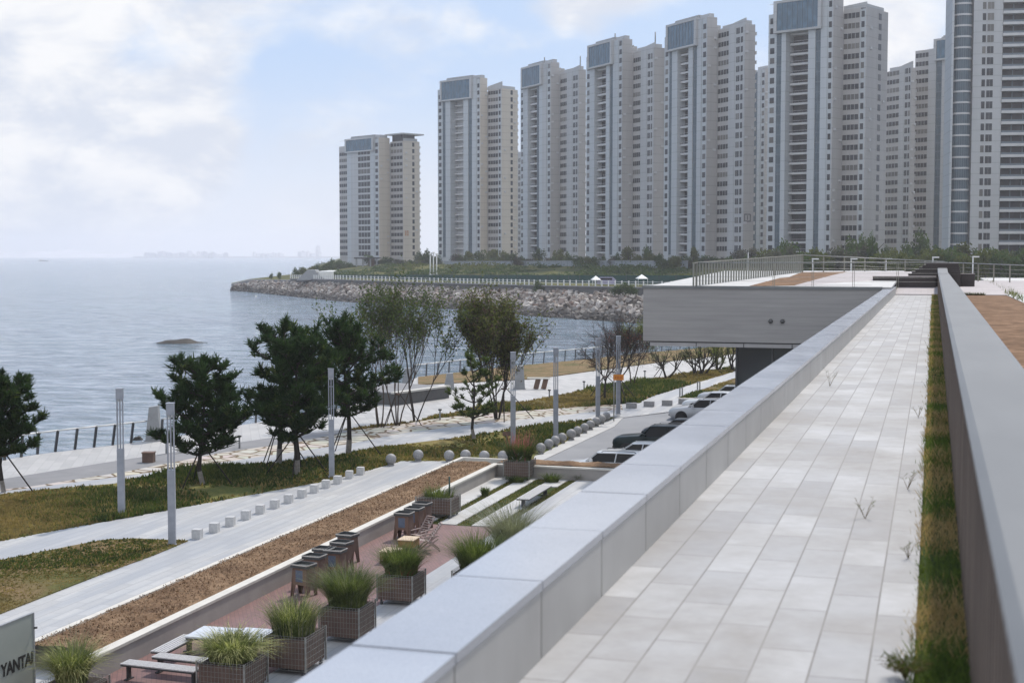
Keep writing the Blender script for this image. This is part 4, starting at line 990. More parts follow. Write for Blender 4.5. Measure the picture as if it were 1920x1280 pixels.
# flood lights behind the roof
def floods():
    for i, (px, y0, y1) in enumerate(((1523, 486, 512), (1595, 486, 505), (1660, 486, 512), (1748, 483, 500), (1823, 482, 514))):
        D = 100; c = PD(px, D, H - (512 - 478) * D / F - .5); h = (512 - y0) * D / F + .5
        t = thing('flood_light', c, 'small white angled lamp post behind the roof railing, %s from the left' % ORD[i], 'lamp post', 0, 'white lamp posts behind the roof')
        b = MB(); b.tube([(0, 0, 0), (0, 0, h)], .05, 6); b.build('pole', M_['whitep'], t)
        b = MB(); b.box(-.05, .42, -.09, .09, h - .02, h + .07); b.build('lamp_head', M_['whitep'], t)
    # ground the lamps stand on
floods()
# ================================================================ PLAZA FURNITURE
def lamp_posts():
    t = thing('lamp_post', (0, 0, 0), 'tmp', 'lamp post', 0, 'slim grey plaza lamp posts'); h = 5.15
    b = MB(); b.box(-.13, .13, -.13, .13, 0, 2.75); b.box(-.17, .17, -.17, .17, 0, .05); b.build('pole', M_['lamp'], t)
    b = MB()
    for x in (-.11, 0, .11): b.box(x - .022, x + .022, -.06, .06, 2.75, 4.75)
    b.box(-.105, .105, -.02, .02, 4.3, 4.34); b.build('slot_frame', M_['lamp'], t)
    b = MB(); b.box(-.10, .10, -.05, .05, 4.65, 4.749); b.build('lamp_glass', plain('frosted_glass', (.55, .57, .60), None, 2, .4), t)
    b = MB(); b.box(-.135, .135, -.135, .135, 4.75, h); b.box(-.15, .15, -.15, .15, h, h + .03); b.build('cap', M_['lamp'], t)
    spots = [(228, 968, 'grey lamp post standing in the lawn, leftmost of all the lamp posts'), (323, 1021, 'grey lamp post nearest the viewer, at the tip of the small lawn'), (622, 895, 'grey lamp post at the plaza edge beside the pine clump'),
             (962, 835, 'grey lamp post rising behind the far planter with pink flowers'), (1042, 819, 'grey lamp post directly behind the row of stone balls'), (1121, 785, 'grey lamp post in front of the left bare reddish tree'), (1159, 776, 'grey lamp post just behind the orange sign')]
    for i, (px, py, lb) in enumerate(spots):
        loc = W(px, py); 
        if i == 0: o = t; o.location = loc; o['label'] = lb
        else: o = dup(t, loc, None, lb)
        o.rotation_euler = (0, 0, PSI + R(6))
lamp_posts()
def balls():
    t = thing('ball_bollard', (0, 0, 0), 'tmp', 'bollard', 0, 'round granite ball bollards')
    b = MB(); r = .27; b.lathe([(0.001, .04)] + [(r * sin(a), .05 + r - r * cos(a)) for a in [pi * k / 16 for k in range(2, 16)]] + [(0.001, .05 + 2 * r)], (0, 0, 0), 28); b.build('ball', M_['granite'], t)
    b = MB(); b.lathe([(.001, 0), (.17, 0), (.17, .05), (.10, .075), (.001, .075)], (0, 0, 0), 20); b.build('base', M_['granite'], t)
    A = [(733, 872), (784, 864), (842, 865), (873, 864), (908, 866), (943, 866)]
    Bq = [(1014, 850), (1029, 842), (1041, 836), (1054, 830), (1071, 824), (1083, 817), (1096, 811), (1107, 805), (1118, 799), (1128, 794), (1137, 789)]
    first = True
    def put(loc, lb, s=1.0):
        nonlocal first
        if first: t.location = loc; t['label'] = lb; t.scale = (s,) * 3; first = False
        else: dup(t, loc, None, lb, s)
    for i, (x, y) in enumerate(A): put(W(x, y), 'granite ball on the plaza edge by the main lawn, %s from the left' % ORD[i])
    for i, (x, y) in enumerate(Bq): put(W(x, y, -.39 + .1 * i / 10), 'granite ball along the parking lot, %s from the brown bed' % ORD[i], 1.08 if i in (4,) else 1.0)
balls()
def blocks():
    t = None
    pts = [(370, 1009), (402, 997), (432, 985), (461, 973), (488, 962), (515, 952), (541, 942), (566, 932), (589, 923), (611, 914), (633, 906), (655, 896), (676, 889)]
    for i, (x, y) in enumerate(pts):
        lb = 'white stone cube bollard on the plaza, %s from the near end of the row' % ORD[i]
        if t is None:
            b = MB(); s = .165; b.box(-s, s, -s, s, .0, .345, 0, None, 0, 0); b.box(-s + .012, s - .012, -s + .012, s - .012, .345, .357)
            t = b.build('block_bollard', M_['blockstone'], loc=W(x, y), label=lb, cat='bollard', group='white stone cube bollards in a row'); t.rotation_euler = (0, 0, R(10))
        else: dup(t, W(x, y), R(10 + rnd.uniform(-4, 4)), lb)
    t = None
    for i, (x, y) in enumerate([(1184, 765), (1217, 762), (1251, 760), (1282, 757), (1311, 755)]):
        lb = 'low grey stone block at the head of the parking lot, %s from the left' % ORD[i]
        if t is None:
            b = MB(); b.box(-.36, .36, -.17, .17, 0, .36); b.box(-.34, .34, -.15, .15, .36, .375)
            t = b.build('block_bollard', M_['granite'], loc=W(x, y), label=lb, cat='bollard', group='low grey stone blocks'); t.rotation_euler = (0, 0, R(3))
        else: dup(t, W(x, y), R(3), lb)
blocks()
def sign_pole():
    c = W(1151, 789, -.2); hh = (789 - 700) * ((c - CAM).dot(FW)) / F
    t = thing('orange_sign', c, 'small orange sign board on a slim pole beside the ball bollards', 'sign', PSI)
    b = MB(); b.tube([(0, 0, 0), (0, 0, hh)], .04, 8); b.build('pole', M_['wire'], t)
    b = MB(); b.box(-.05, .62, -.08, -.05, hh - .42, hh - .05); p = b.build('sign_board', plain('orange_board', (.75, .27, .03), None, 1, .5), t)
    b = MB()
    for k, (x, z, w, h) in enumerate(((.05, -.17, .10, .02), (.09, -.26, .02, .12), (.19, -.15, .12, .02), (.20, -.25, .10, .02), (.24, -.29, .02, .16), (.36, -.15, .12, .02), (.37, -.29, .02, .15), (.46, -.29, .02, .15), (.39, -.23, .07, .02))): b.box(x, x + w, -.084, -.081, hh + z - .05, hh + z + h - .05)
    b.build('characters', plain('red_characters', (.45, .02, .01), None, 1, .5), p)
    # little notice board on the lawn
    c = W(950, 838); t = thing('notice_board', c, 'small brown notice board on a thin stake in the lawn', 'sign', PSI)
    b = MB(); b.tube([(0, 0, 0), (0, 0, .75)], .018, 6); b.build('stake', M_['steel'], t)
    b = MB(); b.box(-.22, .22, -.02, .02, .62, .86); b.build('board', M_['corten'], t)
    c = W(1264, 745)
    for i, (px, py, h, lb) in enumerate(((1277, 743, .62, 'low grey hoop light beside the pale path near the pavilion'), (1310, 731, .62, 'low grey hoop light further along the pale path under the pavilion'))):
        c = W(px, py); t = thing('path_light', c, lb, 'light', PSI, 'low hoop lights along the pale path')
        b = MB(); b.beam((-.09, 0, 0), (-.09, 0, h), .05, .1); b.beam((.09, 0, 0), (.09, 0, h), .05, .1); b.beam((-.115, 0, h + .025), (.115, 0, h + .025), .1, .05); b.build('frame', M_['grey'], t)
    for px, py, lb in ((449, 840, 'small grey twin post light on the band beside the pine in front'), (825, 787, 'small dark bollard light by the lawn edge, left of the lone thin pine'), (1030, 748, 'small bollard light on the promenade edge right of the bushy tree'), (1095, 731, 'small bollard light on the promenade edge left of the bare tree'), (1209, 710, 'small bollard light on the promenade edge right of the bare trees'), (312, 850, 'small grey light post on the band seen past the nearest lamp post')):
        c = W(px, py); t = thing('bollard_light', c, lb, 'light', 0)
        b = MB(); b.tube([(0, 0, 0), (0, 0, .62)], .055, 8); b.build('pole', M_['grey'], t); b = MB(); b.lathe([(.001, .62), (.12, .62), (.12, .70), (.001, .72)], (0, 0, 0), 12); b.build('lamp_head', M_['steel'], t)
    c = W(279, 866); t = thing('litter_bin', c, 'brown square litter box standing on the grey band', 'bin', R(15)); b = MB(); b.box(-.28, .28, -.22, .22, 0, .48); b.build('body', M_['corten'], t); b = MB(); b.box(-.31, .31, -.25, .25, .48, .53); b.build('lid', M_['wood'], t)
sign_pole()

# promenade railing: outward-leaning dark posts with a top rail
def prom_rail():
    def run(px_pts, n, lb, rail=True):
        pts = [W(x, y) for x, y in px_pts]; L = [0]
        for a, b_ in zip(pts, pts[1:]): L.append(L[-1] + (b_ - a).length)
        def at(s):
            for i in range(len(pts) - 1):
                if s <= L[i + 1] + 1e-6: return pts[i].lerp(pts[i + 1], (s - L[i]) / (L[i + 1] - L[i])), (pts[i + 1] - pts[i]).normalized()
        t = thing('promenade_railing', pts[0], lb, 'railing'); tops = []
        for k in range(n):
            p, d = at(L[-1] * k / (n - 1)); out = Vector((-d.y, d.x, 0)); p = p - out * .1
            tp = p + Vector((0, 0, 1.12)) + d * .26 + out * .12; b = MB(); b.beam(p, tp, .17, .07); b.build('post', M_['steel'], t, world=True); tops.append(tp)
        b = MB()
        for a, c in zip(tops, tops[1:]): b.tube([a, c], .05, 6)
        b.build('handrail', M_['whitep'], t, world=True)
        b = MB()
        for f in (.25, .5, .75):
            for (a, c) in zip(tops, tops[1:]): b.tube([a - Vector((0, 0, 1.08 * f)), c - Vector((0, 0, 1.08 * f))], .007, 4)
        b.build('cable', M_['wire'], t, world=True)
    run([(-60, 874), (80, 849), (277, 826)], 11, 'railing of dark leaning posts along the water edge at far left')
    run([(300, 823), (450, 797), (640, 765), (743, 728)], 16, 'railing of dark leaning posts behind the pine trees')
    run([(775, 709), (968, 686), (1096, 674), (1200, 662), (1370, 648)], 34, 'long railing of leaning posts along the orange bed beyond the bushy tree')
    for i, (px, py, h, lb) in enumerate(((288, 826, 2.0, 'tall grey leaning stone pillar in the railing beside the front pine'), (974, 729, 1.85, 'grey upright pillar beside the slab bench on the promenade'), (763, 722, 1.4, 'grey leaning pillar half hidden by the thin bushy trees'), (842, 730, 1.3, 'small leaning grey pillar left of the lone thin pine'))):
        c = W(px, py); t = thing('stone_pillar', c, lb, 'pillar', R(20)); b = MB()
        w = .42; b.prism([(-w, 0), (w, 0), (w * .72, h), (-w * .45, h * .97)], -.28, .28, 0, Matrix.Rotation(pi / 2, 4, 'X')); b.build('shaft', M_['grey'], t)
        b = MB(); b.box(-w - .05, w + .05, -.33, .33, 0, .06); b.build('base', M_['granite'], t)
    c = W(980, 728); t = thing('slab_bench', c + Vector((1.35, -.1, 0)), 'pale slab bench on slanted dark legs beside the grey pillar', 'bench', R(12))
    b = MB(); b.box(-.9, .9, -.25, .25, .80, .90); b.build('seat', M_['cap'], t)
    for x in (-.1, .5): b = MB(); b.beam((x - .14, 0, 0), (x + .06, 0, .8), .16, .40); b.build('leg', M_['wood'], t)
    # stone planter with pale coping and dark face
    a = W(743, 760); e = W(842, 746); d = (e - a).normalized(); o = Vector((-d.y, d.x, 0)); t = thing('stone_planter', a, 'long dark stone planter with white coping beyond the thin trees', 'planter')
    b = MB(); b.prism([tuple(a + Vector((0, 0, .8))), tuple(e + Vector((0, 0, .8))), tuple(e + o * 5 + Vector((0, 0, .8))), tuple(a + o * 5 + Vector((0, 0, .8)))], 1.0); b.build('wall', plain('dark_stone_face', (.12, .115, .11), (.08, .08, .08), 1, .8, space='pos'), t, world=True)
    b = MB(); b.prism([tuple(a - d * .1 - o * .08 + Vector((0, 0, .93))), tuple(e + d * .1 - o * .08 + Vector((0, 0, .93))), tuple(e + d * .1 + o * .4 + Vector((0, 0, .93))), tuple(a - d * .1 + o * .4 + Vector((0, 0, .93)))], .125); b.build('coping', M_['cap'], t, world=True)
    b = MB(); b.prism([tuple(a + o * .45 + Vector((0, 0, .88))), tuple(e + o * .45 + Vector((0, 0, .88))), tuple(e + o * 4.9 + Vector((0, 0, .88))), tuple(a + o * 4.9 + Vector((0, 0, .88)))], .07); b.build('top_paving', M_['band'], t, world=True)
prom_rail()

# ================================================================ PLANTERS
def blades(b, n, r0, r1, h, seed, droop=.5, w=.012, mi=0, z0=0, rx=.45, ry=.45, up=0.0, seg=4):
    r = random.Random(seed)
    for i in range(n):
        a = r.uniform(0, 2 * pi); q = sqrt(r.random()); x, y = cos(a) * q * rx, sin(a) * q * ry
        hh = h * r.uniform(.55, 1.05); out = (r.uniform(r0, r1)) * (.45 + .85 * q); aa = a + r.uniform(-.7, .7); dx, dy = cos(aa), sin(aa); ww = w * r.uniform(.6, 1.3)
        vs = []; dr = droop * r.uniform(.3, 1.2)
        for k in range(seg + 1):
            t = k / seg; ox = out * t * t; zz = z0 + hh * (t - dr * t * t * t * .6) ; wk = ww * (1 - t * .85)
            vs += [(x + dx * ox - dy * wk, y + dy * ox + dx * wk, zz), (x + dx * ox + dy * wk, y + dy * ox - dx * wk, zz)]
        b.add(vs, [(2 * k, 2 * k + 1, 2 * k + 3, 2 * k + 2) for k in range(seg)], mi)
def planter_box(t, wx=.55, wy=.55, h=.62, leg=.18):
    b = MB(); b.box(-wx + .03, wx - .03, -wy + .03, wy - .03, leg + .02, leg + h - .03); b.build('box', M_['corten'], t)
    b = MB(); b.box(-wx + .05, wx - .05, -wy + .05, wy - .05, leg + h - .031, leg + h - .01); b.build('soil', M_['soil'], t)
    b = MB(); z0, z1 = leg - .02, leg + h + .06; rr = .0035
    n = 13
    for k in range(n + 1):
        u = -1 + 2 * k / n
        for s in (-1, 1):
            b.box(u * wx - rr, u * wx + rr, s * wy - rr, s * wy + rr, z0, z1); b.box(s * wx - rr, s * wx + rr, u * wy - rr, u * wy + rr, z0, z1)
    for k in (0, 1.4, 2.8, 4.2, 5.5, 6.8, 7.4, 8):
        z = z0 + (z1 - z0) * k / 8
        for s in (-1, 1):
            b.box(-wx, wx, s * wy - rr * .8, s * wy + rr * .8, z - rr, z + rr); b.box(s * wx - rr * .8, s * wx + rr * .8, -wy, wy, z - rr, z + rr)
    for sx_ in (-1, 1):
        for sy_ in (-1, 1): b.box(sx_ * wx - .018, sx_ * wx + .018, sy_ * wy - .018, sy_ * wy + .018, z0 - .02, z1 + .01)
    b.build('wire_cage', M_['wire'], t)
    for sx_ in (-1, 1):
        for sy_ in (-1, 1):
            b = MB(); b.box(sx_ * (wx - .1) - .03, sx_ * (wx - .1) + .03, sy_ * (wy - .1) - .03, sy_ * (wy - .1) + .03, .08, leg); b.tube([(sx_ * (wx - .1) - .025, sy_ * (wy - .1), .06), (sx_ * (wx - .1) + .025, sy_ * (wy - .1), .06)], .06, 10); b.build('wheel', M_['steel'], t)
def planters():
    def P_(px, py, lb, plants, wx=.55, wy=.55, h=.62):
        c = W(px, py); t = thing('planter', (c.x - wx, c.y + wy, .012), lb, 'planter', 0, 'wire caged brown planter boxes'); planter_box(t, wx, wy, h); return t, .18 + h - .02, (wx - .08, wy - .08)
    def plant(t, z, r, lb, specs, cat='grass plant', name='ornamental_grass'):
        b = MB(); ms = []
        for i, (mat, n, r0, r1, h, dr, w) in enumerate(specs):
            ms.append(mat); blades(b, n, r0, r1, h, hash(lb) % 1000 if 0 else len(lb) * 7 + i, dr, w, i, 0, r[0], r[1])
        b.build(name, ms, loc=Vector(t.location) + Vector((0, 0, z)), label=lb, cat=cat)
    t, z, r = P_(458, 1318, 'nearest full wire-caged planter, beside the slatted benches', 0, .62, .62, .66)
    plant(t, z, r, 'golden arching grass filling the nearest full planter', [(M_['ograss2'], 900, .2, .75, .95, 1.0, .013), (M_['ograss3'], 900, .1, .6, .75, .6, .013), (M_['ograss2'], 400, .3, .9, .8, 1.1, .010)])
    t, z, r = P_(573, 1272, 'brown wire-caged planter right of the white table', 0, .60, .62, .78)
    plant(t, z, r, 'yellow green and blue green grass tufts in the planter right of the table', [(M_['ograss2'], 380, .05, .55, 1.05, .3, .010), (M_['ograss3'], 900, .1, .6, .95, .4, .010), (M_['wisp'], 400, .1, .6, 1.0, .4, .007)])
    t, z, r = P_(673, 1212, 'brown wire-caged planter, second beyond the white table', 0, .58, .60, .78)
    plant(t, z, r, 'big dense mound of tall green grass in front of the plywood stands', [(M_['ograss3'], 1500, .2, .95, 1.15, .5, .010), (M_['ograss'], 900, .1, .9, 1.25, .45, .009), (M_['wisp'], 500, .2, 1.0, 1.3, .4, .006)])
    t, z, r = P_(773, 1141, 'brown wire-caged planter between low wooden tables and the granite parapet', 0, .56, .58, .72)
    plant(t, z, r, 'bushy green and rusty grass in the planter by the low wooden tables', [(M_['ograss3'], 1400, .15, .7, .95, .4, .011), (M_['ograss'], 500, .1, .6, 1.1, .3, .009), (M_['leafr'], 60, .3, .7, .5, .3, .016)])
    t, z, r = P_(918, 1134, 'planter mostly hidden behind the granite parapet', 0, .6, .62, .72)
    plant(t, z, r, 'loose green grass rising above the granite parapet edge', [(M_['ograss3'], 1200, .2, 1.0, 1.2, .4, .012), (M_['ograss'], 500, .1, .9, 1.3, .3, .011)])
    t, z, r = P_(985, 1092, 'second planter hidden behind the granite parapet', 0, .6, .62, .72)
    plant(t, z, r, 'wispy grey flowering grass leaning over the parapet edge', [(M_['wisp'], 1600, .4, 1.6, 1.7, .35, .009), (M_['ograss3'], 250, .1, .7, .8, .3, .009)])
    t, z, r = P_(845, 975, 'wide planter at the corner of red paving below the brown bed', 0, .74, .60, .62)
    plant(t, z, r, 'sparse short tufts and seedlings in the wide planter under the brown bed', [(M_['ograss3'], 260, .05, .35, .45, .3, .012), (M_['ograss'], 120, .05, .3, .6, .2, .009)])
    b = MB(); b.tube([(0, 0, 0), (0, 0, .9)], .035, 8); b.build('bottle_stake', plain('dark_green_stake', (.02, .06, .04), None, 2, .4), loc=Vector(t.location) + Vector((.45, .1, .72)), label='thin dark green stake sticking up from the wide planter', cat='stake')
    t, z, r = P_(992, 903, 'far planter in the corner behind the planting strips', 0, .62, .55, .72)
    plant(t, z, r, 'dark green bush topped with pink flower spikes in the far planter', [(M_['ograss3'], 1700, .1, .55, 1.0, .3, .013), (M_['pine'], 500, .1, .5, .9, .3, .016), (M_['pinkfl'], 140, .05, .45, 1.45, .1, .012), (M_['whitep'], 30, .3, .7, .55, .3, .02)], 'flowering plant', 'flowering_bush')
    c = W(136, 1336); t = thing('planter', (c.x, c.y, .03), 'planter right under the YANTAI sign panel', 'planter', 0, 'wire caged brown planter boxes'); planter_box(t, .6, .6, .5)
    plant(t, .66, (.30, .40), 'large fountain of pale green grass beside the sign panel', [(M_['ograss2'], 700, .3, .75, 1.2, .95, .014), (M_['ograss'], 600, .2, .6, 1.3, .7, .012), (M_['wisp'], 120, .1, .5, 1.5, .3, .005)])
    # small shrubs on the strips
    for px, py, rr, hh, m, lb in ((1034, 905, .5, .55, 'shrub', 'dark low shrub at the foot of the end wall right of the far planter'), (968, 905, .55, .4, 'shrub', 'dark low shrub under the left side of the far planter'), (1085, 900, .4, .4, 'shrub', 'small dark shrub at the end wall near the parapet'), (909, 930, .22, .5, 'shruby', 'spiky weed in the first planting strip')):
        b = MB(); blades(b, 350, .05, rr, hh, px, .5, .016, 0, 0, rr * .6, rr * .5); b.build('small_shrub', M_['ograss3'], loc=W(px, py), label=lb, cat='shrub')
    # grass growing in the gaps between the pale strips
    b = MB(); r_ = random.Random(3)
    for (xa, xb) in ((xa1, xb0), (xb1, xc0), (xc1, xd0)):
        for i in range(2600):
            x = r_.uniform(xa - .03, xb + .03); y = r_.uniform(YB, YE - .1); h = r_.uniform(.03, .11); a = r_.uniform(0, 6.3)
            b.add([(x, y, .0), (x + cos(a) * .03, y + sin(a) * .03, .0), (x + r_.uniform(-.05, .05), y + r_.uniform(-.05, .05), h)], [(0, 1, 2)], int(r_.random() < .25))
    b.build('grass', [M_['blade'], M_['bladed']], kind='stuff', label='short grass growing between the pale stone strips', cat='grass')
planters()

# ================================================================ TABLES, BENCHES, STANDS
def furniture():
    tm = plain('white_table_top', (.62, .64, .68), (.52, .55, .60), 1, .25); sl = plain('grey_slats', (.55, .54, .54), (.34, .33, .33), 25, .6); dk = M_['steel']
    def table(px, py, L_, Wd, rz, lb, h=.74):
        c = W(px, py, h); t = thing('table', (c.x, c.y, .012), lb, 'table', rz)
        b = MB(); b.box(0, L_, 0, Wd, h - .04, h); b.build('tabletop', tm, t); b = MB(); b.box(.02, L_ - .02, .02, Wd - .02, h - .09, h - .041); b.build('frame', dk, t)
        for x in (.05, L_ - .05):
            for y in (.05, Wd - .05): b = MB(); b.box(x - .022, x + .022, y - .022, y + .022, 0, h - .09); b.build('leg', dk, t)
    table(346, 1193, 1.20, 1.1, R(2), 'white topped dining table beside the slatted benches, left of the pair', .55)
    table(427, 1196, 1.35, 1.1, R(2), 'white topped dining table, right of the pair and nearer the planters', .55)
    def bench(px, py, L_, Wd, rz, lb, along=True, h=.44, name='slatted_bench'):
        c = W(px, py, h); t = thing(name, (c.x, c.y, .012), lb, 'bench', rz)
        n = 5; b = MB()
        if along:
            for k in range(n): y = Wd * k / n; b.box(0, L_, y + .014, y + Wd / n - .014, h - .03, h)
        b.build('seat', sl, t); b = MB(); b.box(.02, L_ - .02, .01, Wd - .01, h - .07, h - .031); b.build('frame', dk, t)
        for x in (.12, L_ - .12): b = MB(); b.box(x - .03, x + .03, Wd * .35, Wd * .65, 0, h - .07); b.box(x - .05, x + .05, Wd * .15, Wd * .85, 0, .03); b.build('leg', dk, t)
    bench(224, 1244, 2.1, .42, R(-3), 'grey slatted bench nearest the golden grass planter')
    bench(283, 1231, 1.9, .42, R(-3), 'grey slatted bench between the nearest bench and the white table')
    c = W(303, 1222, .44); bench(311, 1223, 1.7, .46, R(90), 'grey slatted bench set end-on left of the white table')
    bench(393, 1200, 1.6, .36, R(2), 'narrow grey bench on the far side of the white tables', True, .44)
    c = W(990, 947, .42); bench(992, 936, 1.15 * 3.2, .9 * .62, R(90), 'grey slatted bench standing on the planting strips', True, .42)
    # plywood stands with tray tops
    ply, dks = M_['wood'], plain('dark_tray', (.07, .075, .075), (.04, .042, .045), 3, .6); blu = plain('blue_grey_print', (.13, .17, .24), (.07, .09, .13), 3, .5)
    t0 = thing('plywood_stand', (0, 0, 0), 'tmp', 'stand', 0, 'brown plywood stands with dark tray tops'); w, d, h = .31, .22, .95
    for s in (-1, 1):                     # two broad trapezoid faces with an arch cut between the legs
        M = Matrix.Translation((0, s * d, 0)) @ Matrix.Rotation(pi / 2, 4, 'X') ; b = MB()
        def q(pts): b.prism(pts, -.014, .014, 0, M)
        q([(-w * 1.12, 0), (-w * .78, 0), (-w * .50, h * .38), (-w * .55, h * .42), (-w * .97, h * .42)]); q([(w * 1.12, 0), (w * .97, h * .42), (w * .55, h * .42), (w * .50, h * .38), (w * .78, 0)])
        q([(-w * .97, h * .42), (w * .97, h * .42), (w * .82, h - .06), (-w * .82, h - .06)]); q([(-w * .5, h * .38), (w * .5, h * .38), (w * .55, h * .42), (-w * .55, h * .42)])
        f = b.build('side_panel', ply, t0)
        b = MB(); b.box(-w * .45, w * .40, s * (d + .0145) - .002, s * (d + .0145) + .002, h * .48, h * .86); b.build('print', blu, f)
    for s in (-1, 1):
        b = MB(); b.add([(s * w * 1.0, -d - .06, 0), (s * w * 1.0, -d + .08, 0), (s * w * .97, -d * .2, h * .42), (s * w * .97, d * .2, h * .42), (s * w * 1.0, d - .08, 0), (s * w * 1.0, d + .06, 0), (s * w * .86, d, h - .06), (s * w * .86, -d, h - .06)], [(0, 1, 2, 3, 4, 5, 6, 7)] if s > 0 else [(7, 6, 5, 4, 3, 2, 1, 0)])
        b.v += [(v[0] - s * .02, v[1], v[2]) for v in b.v[:8]]; k = 8; b.f.append([8 + i for i in (b.f[0][::-1])] if 0 else [8 + i for i in reversed(b.f[0])]); b.m.append(0); b.sm.append(False)
        for i in range(8): j = (i + 1) % 8; b.f.append([i, 8 + i, 8 + j, j]); b.m.append(0); b.sm.append(False)
        b.build('end_panel', M_['corten'], t0)
    b = MB(); b.box(-w, w, -d - .05, d + .05, h - .06, h - .03); b.box(-w, w, -d - .05, -d - .02, h - .03, h + .05); b.box(-w, w, d + .02, d + .05, h - .03, h + .05); b.box(-w, -w + .03, -d - .02, d + .02, h - .03, h + .05); b.box(w - .03, w, -d - .02, d + .02, h - .03, h + .05); b.build('tray', dks, t0)
    b = MB(); b.box(-w + .0, w - .0, -d - .056, -d - .051, h + .02, h + .05); b.box(w + .001, w + .006, -d - .05, d + .05, h + .02, h + .05); b.build('edge_strip', M_['cap'], t0)
    first = True
    for gi, (g, gl) in enumerate(((((570, 1116), (590, 1098), (608, 1083)), 'trio nearest the white table'), (((629, 1086), (641, 1070), (652, 1054)), 'trio half hidden by tall grass'), (((758, 1010), (777, 1000), (792, 990)), 'far trio by the wide planter'))):
        for i, (x, y) in enumerate(g):
            lb = 'plywood stand with dark tray top, %s in the %s' % (('first', 'middle', 'last')[i], gl); loc = W(x, y) + Vector((0, 0, .012)); rz = R(-6 + rnd.uniform(-6, 6))
            if first: t0.location = loc; t0.rotation_euler = (0, 0, rz); t0['label'] = lb; first = False
            else: dup(t0, loc, rz, lb)
    # low wooden tables
    for px, py, lb in ((744, 1012, 'low pale wooden table beside the folding chairs'), (710, 1034, 'low pale wooden table half behind the rusty grass')):
        c = W(px, py, .42); t = thing('low_table', (c.x, c.y, .012), lb, 'table', R(2))
        b = MB(); 
        for k in range(5): b.box(0, .62, .01 + k * .155, .155 + k * .155, .39, .42)
        b.build('tabletop', M_['woodl'], t); b = MB(); b.box(.03, .59, .03, .05, .14, .389); b.box(.03, .59, .73, .75, .14, .389); b.box(.03, .05, .05, .73, .14, .389); b.box(.57, .59, .05, .73, .14, .389); b.build('apron', plain('yellow_wood', (.32, .20, .07), (.22, .13, .05), 4, .6), t)
        for x in (.05, .57):
            for y in (.05, .73): b = MB(); b.box(x - .02, x + .02, y - .02, y + .02, 0, .139); b.build('leg', M_['wood'], t)
    # folding chairs
    def chair(px, py, rz, lb):
        c = W(px, py); t = thing('folding_chair', c + Vector((0, 0, .012)), lb, 'chair', rz); wm = plain('bleached_chair_wood', (.38, .30, .27), (.24, .18, .16), 5, .6) if 'bleached_chair_wood' not in bpy.data.materials else bpy.data.materials['bleached_chair_wood']
        for s in (-.26, .26):
            b = MB(); b.beam((-.36, s, 0), (.28, s, .46), .03, .05); b.build('leg', wm, t); b = MB(); b.beam((.36, s * .9, 0), (-.18, s * .9, .42), .03, .05); b.build('leg', wm, t)
            b = MB(); b.beam((-.30, s * 1.04, .52), (.30, s * 1.04, .56), .05, .03); b.build('armrest', wm, t)
            b = MB(); b.beam((-.05, s * .8, .34), (.42, s * .8, .98), .03, .045); b.build('back_frame', wm, t)
        b = MB()
        for k in range(7): x = -.34 + k * .06; b.beam((x, -.24, .40 - k * .012), (x, .24, .40 - k * .012), .045, .015)
        b.build('seat', wm, t); b = MB()
        for k in range(8): f = .2 + .8 * k / 7; b.beam((-.05 + .47 * f, -.2, .34 + .64 * f), (-.05 + .47 * f, .2, .34 + .64 * f), .05, .015)
        b.build('backrest', wm, t)
    chair(806, 1032, R(25), 'bleached wooden folding armchair facing the low tables'); chair(792, 1021, R(60), 'darker folding armchair behind the other, next to the plywood stands')
    # boulder like bush behind benches
furniture()

# ================================================================ SIGN PANEL
def panel():
    z1 = 2.2; a = W(63, 1148, z1); t = thing('sign_panel', (a.x, a.y, 0), 'pale grey green upright panel lettered YANTAI in the bottom left corner', 'sign')
    pm = plain('pale_panel', (.36, .385, .35), (.30, .325, .30), .8, .35)
    L_ = 5.0; b = MB(); b.box(-.05, 0, -L_, 0, .05, z1 - .02); b.build('panel', pm, t)
    b = MB(); b.box(-.06, .012, -.035, .01, .0, z1 + .01); b.box(-.06, .012, -L_, -.036, z1 - .019, z1 + .01); b.build('frame', M_['grey'], t)
    b = MB(); b.tube([(.02, -.02, z1 - .35), (.07, .03, z1 - .35)], .025, 8); b.build('fixing', M_['steel'], t)
    cu = bpy.data.curves.new('lettering', 'FONT'); cu.body = 'YANTAI'; cu.size = .41; cu.extrude = .004; cu.offset = .010; cu.space_character = .92; cu.align_x = 'RIGHT'
    tmp = bpy.data.objects.new('tmp', cu); SC.collection.objects.link(tmp); bpy.context.view_layer.update()
    me = bpy.data.meshes.new_from_object(tmp.evaluated_get(bpy.context.evaluated_depsgraph_get())); bpy.data.objects.remove(tmp)
    me.materials.clear(); me.materials.append(plain('black_lettering', (.02, .02, .02), None, 1, .5))
    o = bpy.data.objects.new('lettering', me); SC.collection.objects.link(o); o.parent = t; o.rotation_euler = (pi / 2, 0, pi / 2); o.location = (.008, -.06, 1.03); o.scale = (.86, 1, 1)
panel()

